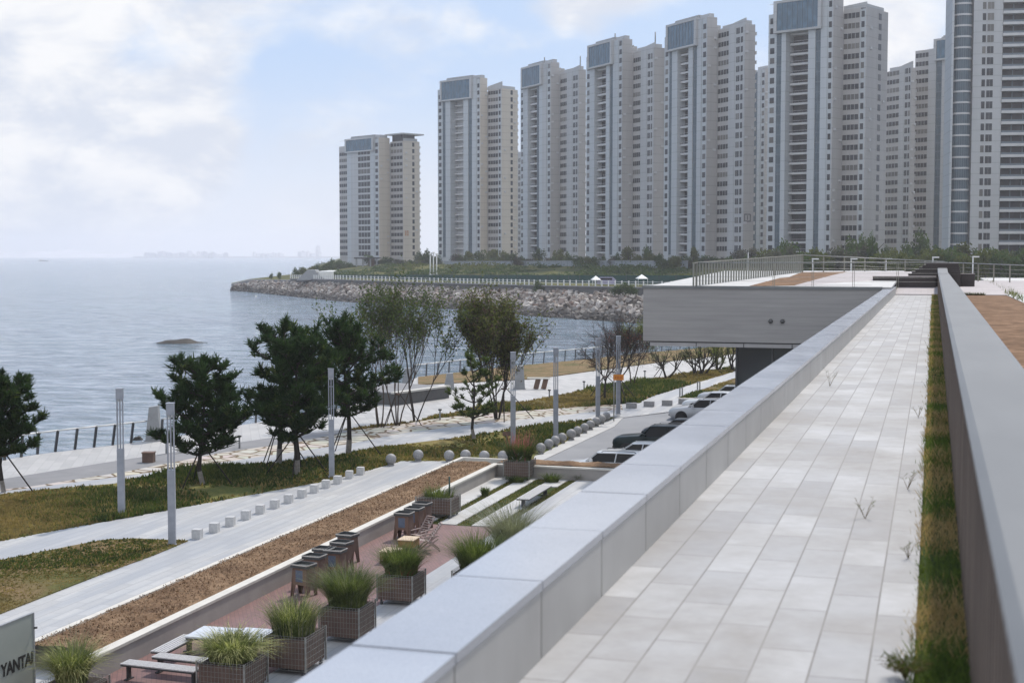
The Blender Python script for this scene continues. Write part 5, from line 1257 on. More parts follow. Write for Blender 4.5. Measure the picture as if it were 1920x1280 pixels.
# ================================================================ CARS
def carmats(col):
    k = 'car_%02x%02x%02x' % tuple(int(c * 255) for c in col)
    m, nt, N, L, B = newmat('car_paint'); B.inputs['Base Color'].default_value = C(col); B.inputs['Roughness'].default_value = .28; B.inputs['Coat Weight'].default_value = .35 if col[0] > .1 else .08; B.inputs['Specular IOR Level'].default_value = .5 if col[0] > .1 else .25; B.inputs['Metallic'].default_value = .15
    return m
GLS = glassm('car_glass', (.006, .007, .008), .08, .22, (.009, .010, .011)); TYR = plain('tyre_rubber', (.02, .02, .02), None, 3, .9); RIM = plain('alloy', (.35, .35, .36), None, 3, .3, .8); HL = plain('headlamp_lens', (.45, .47, .5), None, 2, .1); BLK = plain('black_trim', (.015, .015, .016), None, 2, .5)
def car(loc, col, L_, Wd, hb, hr, hood, wsx, rx0, rx1, rear, lb, rz=0, suv=False, name='parked_car'):
    """nose at x=0 pointing to -x. hb belt height, hr roof height, hood hood-height, wsx windscreen base x, rx0..rx1 roof span"""
    t = thing(name, loc, lb, 'car', rz, 'cars parked nose out beside the building'); w = Wd / 2; pa = carmats(col)
    st = [(0.0, .55, .80, hood - .22), (.06, .35, .90, hood - .12), (.28, .22, .96, hood - .03), (.9, .2, 1, hood + .03), (wsx, .2, 1, hb), (wsx + .5, .2, 1, hb + .01), (L_ * .6, .2, 1, hb + .02), (rear, .2, 1, hb + .03), (L_ - .25, .24, .97, hb + (.02 if suv else -.02)), (L_ - .04, .35, .90, hb - .10), (L_, .5, .84, hb - .2)]
    b = MB(); rings = []
    for x, zb, k, zt in st:
        ww = w * k; r = [(0, zb), (ww * .82, zb), (ww * .96, zb + .10), (ww, zb + (zt - zb) * .45), (ww * .975, zb + (zt - zb) * .75), (ww * .90, zt - .02), (ww * .70, zt + .015), (0, zt + .04)]
        rings.append([(x, -y, z) for y, z in r] + [(x, y, z) for y, z in r[-2:0:-1]])
    n = len(rings[0])
    for r in rings: b.v += r
    for i in range(len(rings) - 1):
        for j in range(n): b.f.append([i * n + j, i * n + (j + 1) % n, (i + 1) * n + (j + 1) % n, (i + 1) * n + j]); b.m.append(0); b.sm.append(True)
    b.f.append(list(range(n))[::-1]); b.m.append(0); b.sm.append(False); b.f.append([(len(rings) - 1) * n + j for j in range(n)]); b.m.append(0); b.sm.append(False)
    body = b.build('body', pa, t)
    # cabin glass
    g = MB(); gb, gt = hb - .02, hr - .05; wb, wt = w * .90, w * .70
    bx = [wsx, wsx + .02, rear - .02, rear]; 
    vs = [(wsx, -wb * .86, gb), (wsx + .28, -wb, gb), (rear - .2, -wb, gb), (rear, -wb * .86, gb), (rear, wb * .86, gb), (rear - .2, wb, gb), (wsx + .28, wb, gb), (wsx, wb * .86, gb),
          (rx0, -wt * .88, gt), (rx0 + .14, -wt, gt), (rx1 - .1, -wt, gt), (rx1, -wt * .88, gt), (rx1, wt * .88, gt), (rx1 - .1, wt, gt), (rx0 + .14, wt, gt), (rx0, wt * .88, gt)]
    g.add(vs, [(i, (i + 1) % 8, 8 + (i + 1) % 8, 8 + i) for i in range(8)] + [tuple(range(8, 16))]); g.build('window', GLS, t)
    r = MB(); rw = wt * 1.06
    pr = [(rx0 - .05, .80, hr - .065), (rx0 + .12, .97, hr - .02), ((rx0 + rx1) / 2, 1, hr), (rx1 - .15, .97, hr - .01), (rx1 + .08, .85, hr - .06)]
    vs = []; 
    for x, k, z in pr: vs += [(x, -rw * k, z - .045), (x, -rw * k * .93, z - .005), (x, -rw * k * .5, z + .02), (x, rw * k * .5, z + .02), (x, rw * k * .93, z - .005), (x, rw * k, z - .045)]
    fs = []
    for i in range(len(pr) - 1):
        for j in range(5): k = i * 6 + j; fs.append((k, k + 6, k + 7, k + 1))
        fs.append((i * 6 + 5, i * 6 + 11, i * 6 + 6, i * 6))
    fs += [(0, 1, 2, 3, 4, 5), tuple(24 + q for q in (5, 4, 3, 2, 1, 0))]
    r.add(vs, fs, 0, True); r.build('roof', pa, t)
    for s in (-1, 1):
        p = MB()
        p.beam((wsx + .10, s * wb * .955, gb), (rx0 + .05, s * wt * .97, gt), .06, .07)
        xm = wsx + (rear - wsx) * .47; p.beam((xm, s * (wb + .004), gb), (xm + .06, s * (wt + .01), gt), .045, .07)
        p.beam((rear - .35, s * (wb + .002), gb), (rx1 - .28, s * (wt + .006), gt), .05, .10); p.beam((rear - .06, s * wb * .93, gb), (rx1 - .03, s * wt * .93, gt), .07, .14)
        p.build('pillar', pa, t)
        if suv: q = MB(); q.tube([(rx0 + .3, s * wt * .92, hr + .0), (rx0 + .4, s * wt * .92, hr + .06), (rx1 - .4, s * wt * .92, hr + .06), (rx1 - .3, s * wt * .92, hr + .0)], .018, 6); q.build('roof_rail', BLK if col[0] > .3 else RIM, t)
        m = MB(); m.box(wsx + .30, wsx + .48, s * (w + .09) - .09, s * (w + .09) + .09, hb + .02, hb + .17, 0, None, .02, .02); m.build('mirror', pa, t)
        h = MB(); h.box(.05, .42, s * w * .66 - .17, s * w * .66 + .17, hood - .24, hood - .10, 0, None, .06, .02); h.build('headlight', HL, t)
        for x in (.85, L_ - .95):
            a = MB(); a.tube([(x, s * (w - .20), .34), (x, s * (w + .004), .34)], .40, 24); a.build('wheel_arch', BLK, t)
            wh = MB(); wh.lathe([(.20, -.10), (.32, -.11), (.335, -.06), (.335, .06), (.32, .11), (.20, .10)], (x, s * (w - .09), .335), 24, 0, 'y'); wo = wh.build('wheel', TYR, t)
            ri = MB(); ri.lathe([(.001, .07), (.05, .08), (.19, .06), (.21, .10)] if s > 0 else [(.001, -.07), (.05, -.08), (.19, -.06), (.21, -.10)], (x, s * (w - .09), .335), 20, 0, 'y'); ri.build('rim', RIM, wo)
    gr = MB(); gr.box(-.02, .06, -w * .48, w * .48, hood - .36, hood - .18); gr.box(-.02, .08, -w * .7, w * .7, .38, .50); gr.build('grille', BLK, t)
    pl = MB(); pl.box(-.035, -.021, -.22, .22, .52, .64); pl.build('number_plate', plain('plate', (.04, .10, .30), None, 1, .4) if 0 else M_['grey'], t)
    tl = MB(); tl.box(L_ - .06, L_ + .01, -w * .8, -w * .5, hb - .28, hb - .12); tl.box(L_ - .06, L_ + .01, w * .5, w * .8, hb - .28, hb - .12); tl.build('tail_light', plain('red_lens', (.3, .01, .01), None, 1, .2), t)
    return t
def cars():
    def at(px, zc, z): p = PD(px, zc, z); return p
    white, silver = (.60, .61, .62), (.42, .43, .45)
    car(at(1058, 71.8, -.74), white, 4.7, 1.85, .95, 1.42, .80, 1.25, 1.80, 4.15, 4.6, 'white car with dark side windows nearest the brown bed', 0, True)
    car(at(1122, 75.6, -.68), white, 4.6, 1.82, .86, 1.30, .76, 1.25, 1.95, 3.3, 4.0, 'white saloon between the nearest white car and the dark green one')
    car(at(1155, 79.6, -.62), (.004, .013, .013), 4.95, 1.95, 1.10, 1.68, 1.02, 1.45, 2.10, 4.2, 4.75, 'large dark green off-roader with boxy bonnet', 0, True)
    car(at(1208, 83.8, -.5), (.02, .022, .026), 4.6, 1.82, .95, 1.42, .84, 1.2, 1.9, 3.3, 4.1, 'black car just beyond the dark green off-roader')
    car(at(1259, 92.5, -.28), silver, 4.65, 1.84, .98, 1.50, .90, 1.2, 1.9, 3.6, 4.3, 'silver white hatchback with round mirror near the grey stone blocks', 0, True)
    car(at(1283, 97.0, -.22), white, 4.6, 1.82, .93, 1.46, .86, 1.2, 1.9, 3.4, 4.2, 'white car beyond the silver hatchback')
    car(at(1312, 101.5, -.18), silver, 4.6, 1.82, .93, 1.45, .86, 1.2, 1.9, 3.4, 4.2, 'farthest parked car, pale grey with dark roof bars', 0, True)
cars()
# ================================================================ TREES
def branch_pts(p, d, L_, r, k=4, wob=.15, up=0.0):
    pts = [Vector(p)]; d = Vector(d).normalized()
    for i in range(k):
        d = (d + Vector((r.uniform(-wob, wob), r.uniform(-wob, wob), r.uniform(-wob, wob) + up))).normalized(); pts.append(pts[-1] + d * (L_ / k))
    return pts, d
def needle_tuft(b, c, d, s, r, n=34, mi=0):
    d = Vector(d).normalized()
    for i in range(n):
        v = Vector((r.gauss(0, 1), r.gauss(0, 1), r.gauss(0, 1))).normalized(); v = (v + d * .75 + Vector((0, 0, .35))).normalized()
        o = c + d * r.uniform(-.5, .45) * s; ln = s * r.uniform(.55, 1.05); w = v.cross(Vector((r.uniform(-1, 1), r.uniform(-1, 1), r.uniform(-1, 1)))).normalized() * (.075 * s + .004)
        b.add([o - w, o + w, o + v * ln + w * .3, o + v * ln - w * .3], [(0, 1, 2, 3)], mi)
def pine(loc, h, spread, seed, lb, first=.26, dens=1.0, lean=(0, 0), mats=None, levels=9, tuft=.37, shape=None, trunk='barkd', paint=True):
    r = random.Random(seed); t = thing('pine_tree', loc, lb, 'tree', 0, 'dark pine trees on the lawn'); tr = MB(); cr = MB()
    tp = [Vector((0, 0, 0))]
    for i in range(1, 9):
        f = i / 8; tp.append(Vector((lean[0] * f * f + .10 * sin(f * 5 + seed), lean[1] * f * f + .10 * cos(f * 4 + seed) - .1, h * .93 * f)))
    tr.tube(tp, [.11 * h / 6 * (1.1 - .9 * i / 8) for i in range(9)], 8)
    li = MB()
    def along(f): x = min(f, .999) * 8; i = int(x); return tp[i].lerp(tp[i + 1], x - i)
    for lv in range(levels):
        f = first + (1 - first) * (lv + .3 * r.random()) / levels; n = r.choice((4, 5, 5)) if f < .9 else 3
        a0 = r.uniform(0, 6.3)
        for q in range(n):
            if r.random() > dens * 1.05: continue
            a = a0 + 2 * pi * q / n + r.uniform(-.35, .35); prof = (shape or (lambda f: (1.04 - (max(f - .35, 0) / .65) ** 2.2 * .60) * (.78 if f < .32 else 1)))(f)
            Lb = spread * prof * r.uniform(.5, 1.18); z0 = along(f)
            pts, d = branch_pts(z0, (cos(a), sin(a), r.uniform(-.12, .25) + f * .35), Lb, r, 5, .12, .05 + .05 * f); li.tube(pts, [.045 * (1 - .8 * i / 5) * h / 6 + .006 for i in range(6)], 5, cap=False)
            nt = max(3, int(Lb * 4.0 * dens))
            for s_ in range(nt):
                u = .30 + .70 * (s_ + r.random()) / nt; x = u * 5; i = min(int(x), 4); p = pts[i].lerp(pts[i + 1], x - i)
                sd = Vector((r.uniform(-1, 1), r.uniform(-1, 1), r.uniform(-.15, .7))).normalized(); ls = r.uniform(.22, .62) * (1.15 - u * .5) * spread / 2
                e = p + sd * ls; li.tube([p, p.lerp(e, .5) + Vector((0, 0, -.02)), e], [.014, .010, .006], 3, cap=False)
                for k in range(3): needle_tuft(cr, p.lerp(e, .35 + .33 * k), (sd * .6 + Vector((0, 0, .5))), tuft * r.uniform(.7, 1.15), r, 20, 0 if r.random() < .93 else 1)
            needle_tuft(cr, pts[-1], d + Vector((0, 0, .5)), tuft * 1.1, r, 34)
    for k in range(5): needle_tuft(cr, tp[-1] + Vector((r.uniform(-.15, .15), r.uniform(-.15, .15), .12 * k)), Vector((0, 0, 1)), tuft, r, 34)
    tr.build('trunk', M_[trunk], t); li.build('branches', M_[trunk], t); cr.build('crown', mats or [M_['pine'], M_['pine2']], t)
    if paint:
        b = MB(); b.tube([tp[0], along(.12)], [.115 * h / 6 * 1.12, .115 * h / 6 * 1.0], 10, cap=False); b.build('trunk_wash', M_['barkl'], t)
    return t
def props(loc, lb, rad=1.3, ht=1.7, n=3, a0=.3):
    t = thing('tree_prop', loc, lb, 'tree prop', 0, 'timber props around the trees')
    for q in range(n):
        a = a0 + 2 * pi * q / n; b = MB(); b.tube([(cos(a) * rad, sin(a) * rad, 0), (cos(a) * .12, sin(a) * .12, ht)], .032, 6); b.build('pole', M_['barkd'], t)
    b = MB(); b.lathe([(.13, ht - .12), (.17, ht - .12), (.17, ht - .02), (.13, ht - .02)], (0, 0, 0), 12); b.build('collar', M_['wood'], t)
def pines():
    pine(W(7, 922), 5.1, 2.05, 21, 'dark pine tree left of the leftmost lamp post', .34, .95); props(W(7, 922), 'dark props around the pine left of all the lamp posts')
    pine(W(380, 908), 5.7, 2.35, 4, 'dark spreading pine standing alone, right of the nearest lamp post', .25, 1.0, (.1, 0)); props(W(380, 908), 'dark props around the lone spreading pine', 1.35)
    pine(W(523, 870), 7.2, 2.2, 6, 'dark pine, leftmost of the three crowded pines', .26, .85, (.6, 0)); props(W(523, 870), 'dark props at the leftmost of the crowded pines', 1.4, 2.0, 3, 2.6)
    pine(W(557, 889), 6.7, 2.5, 8, 'dark pine in the middle front of the three crowded pines', .28, .95, (.2, 0)); props(W(557, 889), 'dark props under the middle crowded pine', 1.5, 1.9, 4)
    pine(W(653, 852), 7.3, 2.6, 13, 'dark tall pine, rightmost of the three crowded pines beside the lamp post', .30, .95, (-.1, 0)); props(W(653, 852), 'dark props at the rightmost crowded pine', 1.7, 2.2)
    pine(W(889, 822), 5.0, 1.75, 17, 'lone thin open pine tree with yellowing needles by the low path', .24, .42, (-.2, 0), [M_['pine2'], M_['pine']], 8, .27)
pines()
def leaves_at(b, p, r, n, s, spread, mi=0):
    for i in range(n):
        c = p + Vector((r.gauss(0, spread), r.gauss(0, spread), r.gauss(0, spread))); v = Vector((r.uniform(-1, 1), r.uniform(-1, 1), r.uniform(-1, 1))).normalized() * s * r.uniform(.6, 1.2); w = v.cross(Vector((r.uniform(-1, 1), r.uniform(-1, 1), r.uniform(-1, 1)))).normalized() * s * .42
        b.add([c - v, c + w, c + v, c - w], [(0, 1, 2, 3)], mi)
def broadleaf(loc, h, seed, lb, stems=1, up=.5, ang=.45, lev=4, kids=3, nleaf=6, leaf=.07, ls=.12, mats=None, bark='barkd', first=.28, r0=.09, shrink=.66, leafprob=1.0, base_sp=.3, wob=.18, name='leafy_tree', group='thin broadleaf trees on the promenade lawns', leafmin=9, tropism=.06, cone=1.0):
    r = random.Random(seed); t = thing(name, loc, lb, 'tree', 0, group); tr = MB(); tw = tr if name == 'fruit_tree' else MB(); cr = MB()
    def grow(p, d, L_, rad, l):
        pts, dd = branch_pts(p, d, L_, r, 4, wob * (1 if l else .5), tropism)
        (tr if l <= 1 else tw).tube(pts, [rad * (1 - .45 * i / 4) for i in range(5)], 7 if l == 0 else (5 if l == 1 else 3), cap=(l == 0))
        if l >= lev:
            if r.random() < leafprob:
                for q in (1, 2, 3, 4): leaves_at(cr, pts[q], r, nleaf, leaf, ls, int(r.random() < .18) if len(mats) > 1 else 0)
            return
        if (l == lev - 1 or l >= leafmin) and r.random() < leafprob:
            for q in (1, 2, 3, 4) if l >= leafmin else (3,): leaves_at(cr, pts[q], r, nleaf, leaf, ls * 1.3, int(r.random() < .16) if len(mats) > 1 else 0)
        n = kids + (r.random() < .4)
        for q in range(n):
            u = r.uniform(.45, 1) if l else r.uniform(.55, 1); x = u * 4; i = min(int(x), 3); s = pts[i].lerp(pts[i + 1], x - i)
            a = r.uniform(0, 6.3); base = (pts[i + 1] - pts[i]).normalized(); side = base.cross(Vector((cos(a), sin(a), .3))).normalized()
            nd = (base * cos(ang * cone) + side * sin(ang * cone) * r.uniform(.6, 1.3) + Vector((0, 0, up * .35))).normalized(); grow(s, nd, L_ * shrink * r.uniform(.75, 1.2), rad * .60, l + 1)
        grow(pts[-1], (dd + Vector((0, 0, up * .2))).normalized(), L_ * shrink, rad * .55, l + 1)
    for s in range(stems):
        a = 2 * pi * s / stems + r.uniform(-.4, .4); sp = base_sp if stems > 1 else .05
        grow(Vector((cos(a) * .12 * (stems > 1), sin(a) * .12 * (stems > 1), -.05)), Vector((cos(a) * sp, sin(a) * sp, 1)), h * first * r.uniform(.9, 1.1), r0, 0)
    tr.build('trunk', M_[bark], t)
    if tw is not tr: tw.build('branches', M_[bark], t)
    if cr.v: cr.build('crown', mats, t)
    return t
def broads():
    g = [M_['leaf'], M_['leafw']]
    broadleaf(W(712, 800), 10.2, 31, 'thin multi-stem tree with sparse grey green leaves, leftmost of three', 3, .6, .42, 4, 2, 2, .115, .15, g, 'bark', .30, .05, .72, .5, .22, .18, 'leafy_tree', 'thin broadleaf trees on the promenade lawns', 2)
    broadleaf(W(745, 797), 11.0, 33, 'thin multi-stem tree with sparse grey green leaves, middle of three', 4, .6, .42, 4, 2, 2, .115, .15, g, 'bark', .30, .05, .72, .5, .2, .2, 'leafy_tree', 'thin broadleaf trees on the promenade lawns', 2)
    broadleaf(W(778, 790), 9.6, 35, 'thin leaning multi-stem tree, rightmost of three before the stone planter', 3, .5, .42, 4, 2, 2, .115, .15, g, 'barkd', .30, .05, .72, .45, .3, .2, 'leafy_tree', 'thin broadleaf trees on the promenade lawns', 2)
    props(W(745, 797), 'dark props under the thin multi-stem trees', 1.5, 2.0)
    broadleaf(W(932, 785), 12.4, 41, 'tall bushy olive green tree with many upswept branches and whitewashed stems', 6, .9, .26, 4, 3, 2, .11, .17, [M_['leafw'], plain('brown_leaves', (.11, .065, .04), (.06, .035, .025), 2)], 'barkd', .20, .06, .79, .9, .20, .18, 'leafy_tree', 'thin broadleaf trees on the promenade lawns', 1, .05)
    props(W(945, 785), 'dark props around the tall bushy olive tree', 1.9, 2.0, 4)
    broadleaf(W(1134, 748), 7.4, 51, 'nearly bare dark tree with spiky twigs, left of the pair by the orange sign', 1, .3, .62, 5, 3, 1, .04, .08, [M_['leafr']], 'barkd', .26, .10, .74, .05, .3, .22, 'bare_tree', 'nearly bare trees by the orange sign', 9, -.01)
    broadleaf(W(1164, 757), 8.0, 57, 'nearly bare dark tree with red leaf tips, right of the pair by the orange sign', 1, .3, .60, 5, 3, 1, .045, .08, [M_['leafr']], 'barkd', .26, .10, .74, .12, .3, .22, 'bare_tree', 'nearly bare trees by the orange sign', 9, -.01)
    props(W(1134, 748), 'dark props at the left bare tree', 1.9, 1.7); props(W(1162, 757), 'dark props at the right bare tree', 1.9, 1.7, 3, 1.0)
    broadleaf(W(1186, 720), 6.5, 59, 'yellow green leafy tree just left of the pavilion wall', 2, .5, .4, 4, 2, 5, .07, .18, [M_['leafy'], M_['leaf']], 'bark', .30, .06, .70, .9, .15)
    for i, (px, py, s, lb) in enumerate(((1250, 709, 61, 'pruned fruit tree with dark forked trunk under the pavilion overhang, leftmost'), (1305, 703, 63, 'pruned fruit tree under the pavilion overhang, second from the left'), (1318, 702, 65, 'pruned fruit tree under the pavilion overhang, third from the left'), (1345, 692, 67, 'leafiest pruned fruit tree next to the dark glass'), (1376, 694, 69, 'leaning pruned fruit tree partly hidden by the dark glass'))):
        broadleaf(W(px, py), 4.9, s, lb, 3, .25, .6, 3, 2, 3 + 2 * (i == 3), .055, .13, [M_['leafy'] if i > 1 else M_['leaf']], 'barkd', .26, .11, .68, .55 + .25 * (i > 1), .75, .22, 'fruit_tree', 'pruned fruit trees under the pavilion')
        if i in (0, 2): props(W(px, py), 'dark props at the %s fruit tree under the pavilion' % ('leftmost' if i == 0 else 'third'), 1.8, 1.5)
broads()

# far shore planting: leafy bushes and trees, each its own thing
def bush_mesh(seed, mat, n=900, q=.30, tall=1.0, sparse=.0):
    r = random.Random(seed); b = MB(); lobes = [(Vector((r.uniform(-.55, .55), r.uniform(-.55, .55), r.uniform(.3, .95) * tall)), r.uniform(.28, .5)) for _ in range(9)]
    for i in range(n):
        c, rad = r.choice(lobes); d = Vector((r.gauss(0, 1), r.gauss(0, 1), r.gauss(0, 1))).normalized() * rad * (r.random() ** .45) * (1 + sparse)
        p = c + d; v = Vector((r.uniform(-1, 1), r.uniform(-1, 1), r.uniform(-1, 1))).normalized() * q * .22 * r.uniform(.6, 1.3); w = v.cross(Vector((r.uniform(-1, 1), r.uniform(-1, 1), r.uniform(-1, 1)))).normalized() * q * .18
        b.add([p - v, p + w, p + v, p - w], [(0, 1, 2, 3)])
    return b.mesh('crown', [mat])
def trunk_mesh():
    b = MB(); b.tube([(0, 0, 0), (.02, 0, .5), (0, .03, 1.0)], [.04, .03, .015], 6)
    for a in range(5): b.tube([(0, 0, .35 + .1 * a), (cos(a * 1.3) * .3, sin(a * 1.3) * .3, .65 + .1 * a)], [.015, .006], 4)
    return b.mesh('trunk', [M_['barkd']])
def far_plants():
    TR = trunk_mesh(); V = {k: [bush_mesh(s * 3 + len(k), M_[k], 1100 if k != 'shrubp' else 700, .30, 1.0 if s < 2 else 1.3, .1 * s) for s in range(3)] for k in ('shrub', 'shruby', 'shrubp')}
    r = random.Random(77)
    def put(px, dep, z, w, h, k, lb, group='trees and bushes at the foot of the towers', nm='far_tree'):
        t = thing(nm, PD(px, dep, z), lb, 'tree', r.uniform(0, 6.3), group)
        c = bpy.data.objects.new('crown', r.choice(V[k])); SC.collection.objects.link(c); c.parent = t; c.scale = (w / 1.6, w / 1.6, h / 1.35)
        q = bpy.data.objects.new('trunk', TR); SC.collection.objects.link(q); q.parent = t; q.scale = (h * .7,) * 3
    names = {1: 'short pale tower', 2: 'second tower', 3: 'third tower', 4: 'fourth tower', 5: 'fifth tower', 6: 'tallest looking tower'}
    # left point
    for i, (px, yt, w, k) in enumerate(((556, 500, 9, 'shrub'), (570, 497, 9, 'shruby'), (584, 495, 9, 'shruby'), (598, 496, 10, 'shrub'), (611, 491, 10, 'shrub'), (624, 488, 11, 'shrub'), (637, 486, 11, 'shrub'), (650, 489, 10, 'shrub'), (663, 492, 9, 'shrub'), (524, 509, 5, 'shrub'), (508, 512, 4, 'shrub'))):
        D = 540 + (px - 556) * .5 if px > 530 else 505; zg = 2.4 if px < 610 else 3.6; ht = H - (yt - 478) * D / F - zg
        put(px, D, zg - .4, w * D / F * 1.9, max(ht, 2) + .4, k, 'green tree on the point left of the towers, %s in the clump' % ORD[i])
    # at the foot of the towers
    L_ = [(700, 498, 14, 'shrub', 1), (742, 498, 12, 'shruby', 1), (786, 470, 13, 'shrub', 1), (800, 464, 15, 'shrub', 1), (818, 478, 14, 'shrub', 2), (862, 484, 14, 'shrub', 2), (880, 466, 14, 'shruby', 2), (900, 468, 16, 'shrub', 2), (922, 462, 20, 'shruby', 2), (942, 470, 18, 'shruby', 2), (966, 476, 18, 'shrub', 3), (985, 480, 20, 'shrub', 3), (1010, 468, 14, 'shrub', 3), (1044, 462, 16, 'shruby', 3), (1066, 470, 14, 'shrub', 3), (1084, 478, 14, 'shrub', 4), (1120, 480, 16, 'shrub', 4), (1150, 472, 16, 'shrub', 4), (1178, 462, 18, 'shruby', 4), (1210, 466, 16, 'shrub', 4), (1238, 478, 16, 'shrub', 5), (1268, 476, 20, 'shruby', 5), (1300, 462, 14, 'shruby', 5), (1330, 478, 18, 'shrub', 5), (1382, 460, 26, 'shrubp', 5), (1412, 463, 24, 'shrubp', 5), (1352, 484, 18, 'shrub', 5), (1436, 480, 14, 'shrub', 6)]
    cnt = {}
    for px, yt, w, k, tw in L_:
        D = {1: 610, 2: 585, 3: 525, 4: 480, 5: 440, 6: 400}[tw]; zg = {1: 5.8, 2: 6.6}.get(tw, 6.9); ht = H - (yt - 478) * D / F - zg; i = cnt.get(tw, 0); cnt[tw] = i + 1
        put(px, D + r.uniform(-6, 6), zg - .4, w * D / F * 1.5, ht + .4, k, '%s tree at the foot of the %s, %s from the left' % ({'shrub': 'dark green', 'shruby': 'yellow green', 'shrubp': 'dusky'}[k], names[tw], ORD[i]))
    for i in range(62):
        px = 690 + 760 * (i + r.random() * .7) / 62
        if 826 < px < 845: continue
        tw = 1 if px < 800 else 2 if px < 960 else 3 if px < 1090 else 4 if px < 1235 else 5 if px < 1425 else 6
        D = {1: 596, 2: 575, 3: 515, 4: 468, 5: 432, 6: 394}[tw]; yt = r.uniform(474, 488); put(px, D + r.uniform(-5, 5), 6.4, r.uniform(14, 22) * D / F * 1.3, H - (yt - 478) * D / F - 6.4, r.choice(('shrub', 'shrub', 'shruby', 'shrubp')), 'low bushy tree in the hedge line at the foot of the %s' % names[tw], 'hedge line at the foot of the towers', 'hedge_tree')
    # bushes on the seawall
    for px, yt, w, D, lb in ((1016, 524, 22, 338, 'round green bush growing over the far seawall, left one'), (1163, 528, 32, 300, 'larger green bush growing over the far seawall, near the pavilion'), (1182, 532, 20, 298, 'small bush right beside the larger seawall bush')):
        z = H - (553 - 478) * D / F; put(px, D, z, w * D / F * 1.3, (553 - yt) * D / F, 'shrub', lb)
    # right-hand tree belt behind the roof
    i = 0; rr = random.Random(5)
    for row, (D, base, amp) in enumerate(((330, 462, 10), (300, 468, 10), (270, 474, 8))):
        px = 1440 + row * 9
        while px < 2060:
            yt = base - amp * noise.noise(Vector((px * .02, row * 3, 0))) * 1.6 - (rr.random() ** 3) * 14; zg = 5.2; ht = H - (yt - 478) * D / F - zg; w = rr.uniform(22, 34)
            k = rr.choice(['shrubp', 'shrub', 'shrub', 'shrubp', 'shruby']) if px < 1600 else rr.choice(['shruby', 'shrub', 'shruby', 'shrub'])
            put(px, D, zg, w * D / F * 1.7, ht, k, 'leafy tree in the belt behind the roof railing below the right-hand towers', 'tree belt behind the roof railing', 'belt_tree'); px += w * 1.0
    for px, yt, k in ((1637, 430, 'shrub'), (1610, 446, 'shrubp'), (1480, 458, 'shrubp')):
        D = 290; put(px, D, 5.2, 3.4, H - (yt - 478) * D / F - 5.2, k, {1637: 'tall slim dark tree standing out of the belt beside the tallest looking tower', 1610: 'slim dusky tree just left of the tall slim one', 1480: 'dusky purple tree at the left end of the belt'}[px])
    # small things on the far bank
    for i, (px, lb) in enumerate(((807, 'left'), (813, 'middle'), (819, 'right'))):
        D = 470; c = PD(px, D, 3.6); hh = H - (478 - 478) * D / F + .6 - 3.6 - (0.5 if i != 1 else 0); b = MB()
        t = thing('white_column', c, 'slim white column on the far bank, %s of three' % lb, 'column', .3, 'three white columns on the far bank'); b.tube([(0, 0, 0), (0, 0, hh)], [.26, .2], 10); b.build('shaft', M_['whitep'], t); b = MB(); b.lathe([(.001, hh), (.5, hh), (.5, hh + .3), (.001, hh + .5)], (0, 0, 0), 10); b.build('capital', M_['whitep'], t); b = MB(); b.box(-.45, .45, -.45, .45, -.5, .5); b.build('base', M_['whitep'], t)
    for px, y, D, w, lb in ((1117, 533, 345, 2.2, 'white van-like tent on the seawall walk, left'), (1203, 531, 330, 2.4, 'white parasol tent near the pavilion corner')):
        c = PD(px, D, H - (y - 478) * D / F - .4); t = thing('white_tent', c, lb, 'tent', .4); b = MB(); b.add([(-w / 2, -1.6, 1.5), (w / 2, -1.6, 1.5), (w / 2, 1.6, 1.5), (-w / 2, 1.6, 1.5), (0, 0, 2.5)], [(0, 1, 4), (1, 2, 4), (2, 3, 4), (3, 0, 4), (3, 2, 1, 0)]); b.build('canopy', M_['whitep'], t)
        for x in (-w / 2 + .1, w / 2 - .1): b = MB(); b.beam((x, -1.4, -1.5), (x, -1.4, 1.5), .1, .1); b.build('leg', M_['whitep'], t)
    c = PD(1137, 345, H - (531 - 478) * 345 / F - .2); t = thing('parked_van', c, 'small lilac grey vehicle on the seawall walk', 'van', .2); b = MB(); b.prism([(-2.3, 0), (2.3, 0), (2.3, 1.0), (1.5, 1.7), (-1.6, 1.7), (-2.3, 1.0)], -.9, .9, 0, Matrix.Rotation(pi / 2, 4, 'X')); b.build('body', plain('lilac_paint', (.30, .28, .42), None, 1, .3), t); b = MB(); b.box(-1.5, 1.4, -.92, .92, 1.05, 1.5); b.build('window', GLS, t)
    # ramp building and pavilion on the point
    D = 470; c = PD(582, D, 2.3); t = thing('ramp_shelter', c, 'grey wedge shaped shelter with white ramp roof on the point', 'building', PSI)
    f = D / F
    b = MB(); b.prism([(-22 * f, 0), (26 * f, 0), (12 * f, 19 * f), (-2 * f, 19 * f)], -4, 4, 0, Matrix.Rotation(pi / 2, 4, 'X')); b.build('wall', M_['grey'], t)
    b = MB(); b.add([(14 * f, -3, 16 * f), (46 * f, -3, 16 * f), (46 * f, 6, 17.5 * f), (30 * f, 6, 17.5 * f), (14 * f, -3, 15.0 * f), (46 * f, -3, 1 * f), (46 * f, 6, 1 * f), (30 * f, 6, 1 * f), (30 * f, -3, 3 * f)], [(0, 1, 2, 3), (0, 8, 5, 1), (4, 0, 3, 7)]); b.prism([(16 * f, 12 * f), (46 * f, 15 * f), (46 * f, 1 * f), (30 * f, 1 * f)], 2.9, 3.2, 0, Matrix.Rotation(pi / 2, 4, 'X')); b.build('ramp', M_['whitep'], t)
    D = 600; f = D / F; c = PD(690, D, 5.6); t = thing('dark_pavilion', c, 'dark flat roofed shelter at the foot of the short tower', 'building', PSI)
    b = MB(); b.box(-24 * f, 24 * f, -4, 4, 3.3, 3.9); b.build('roof', M_['steel'], t)
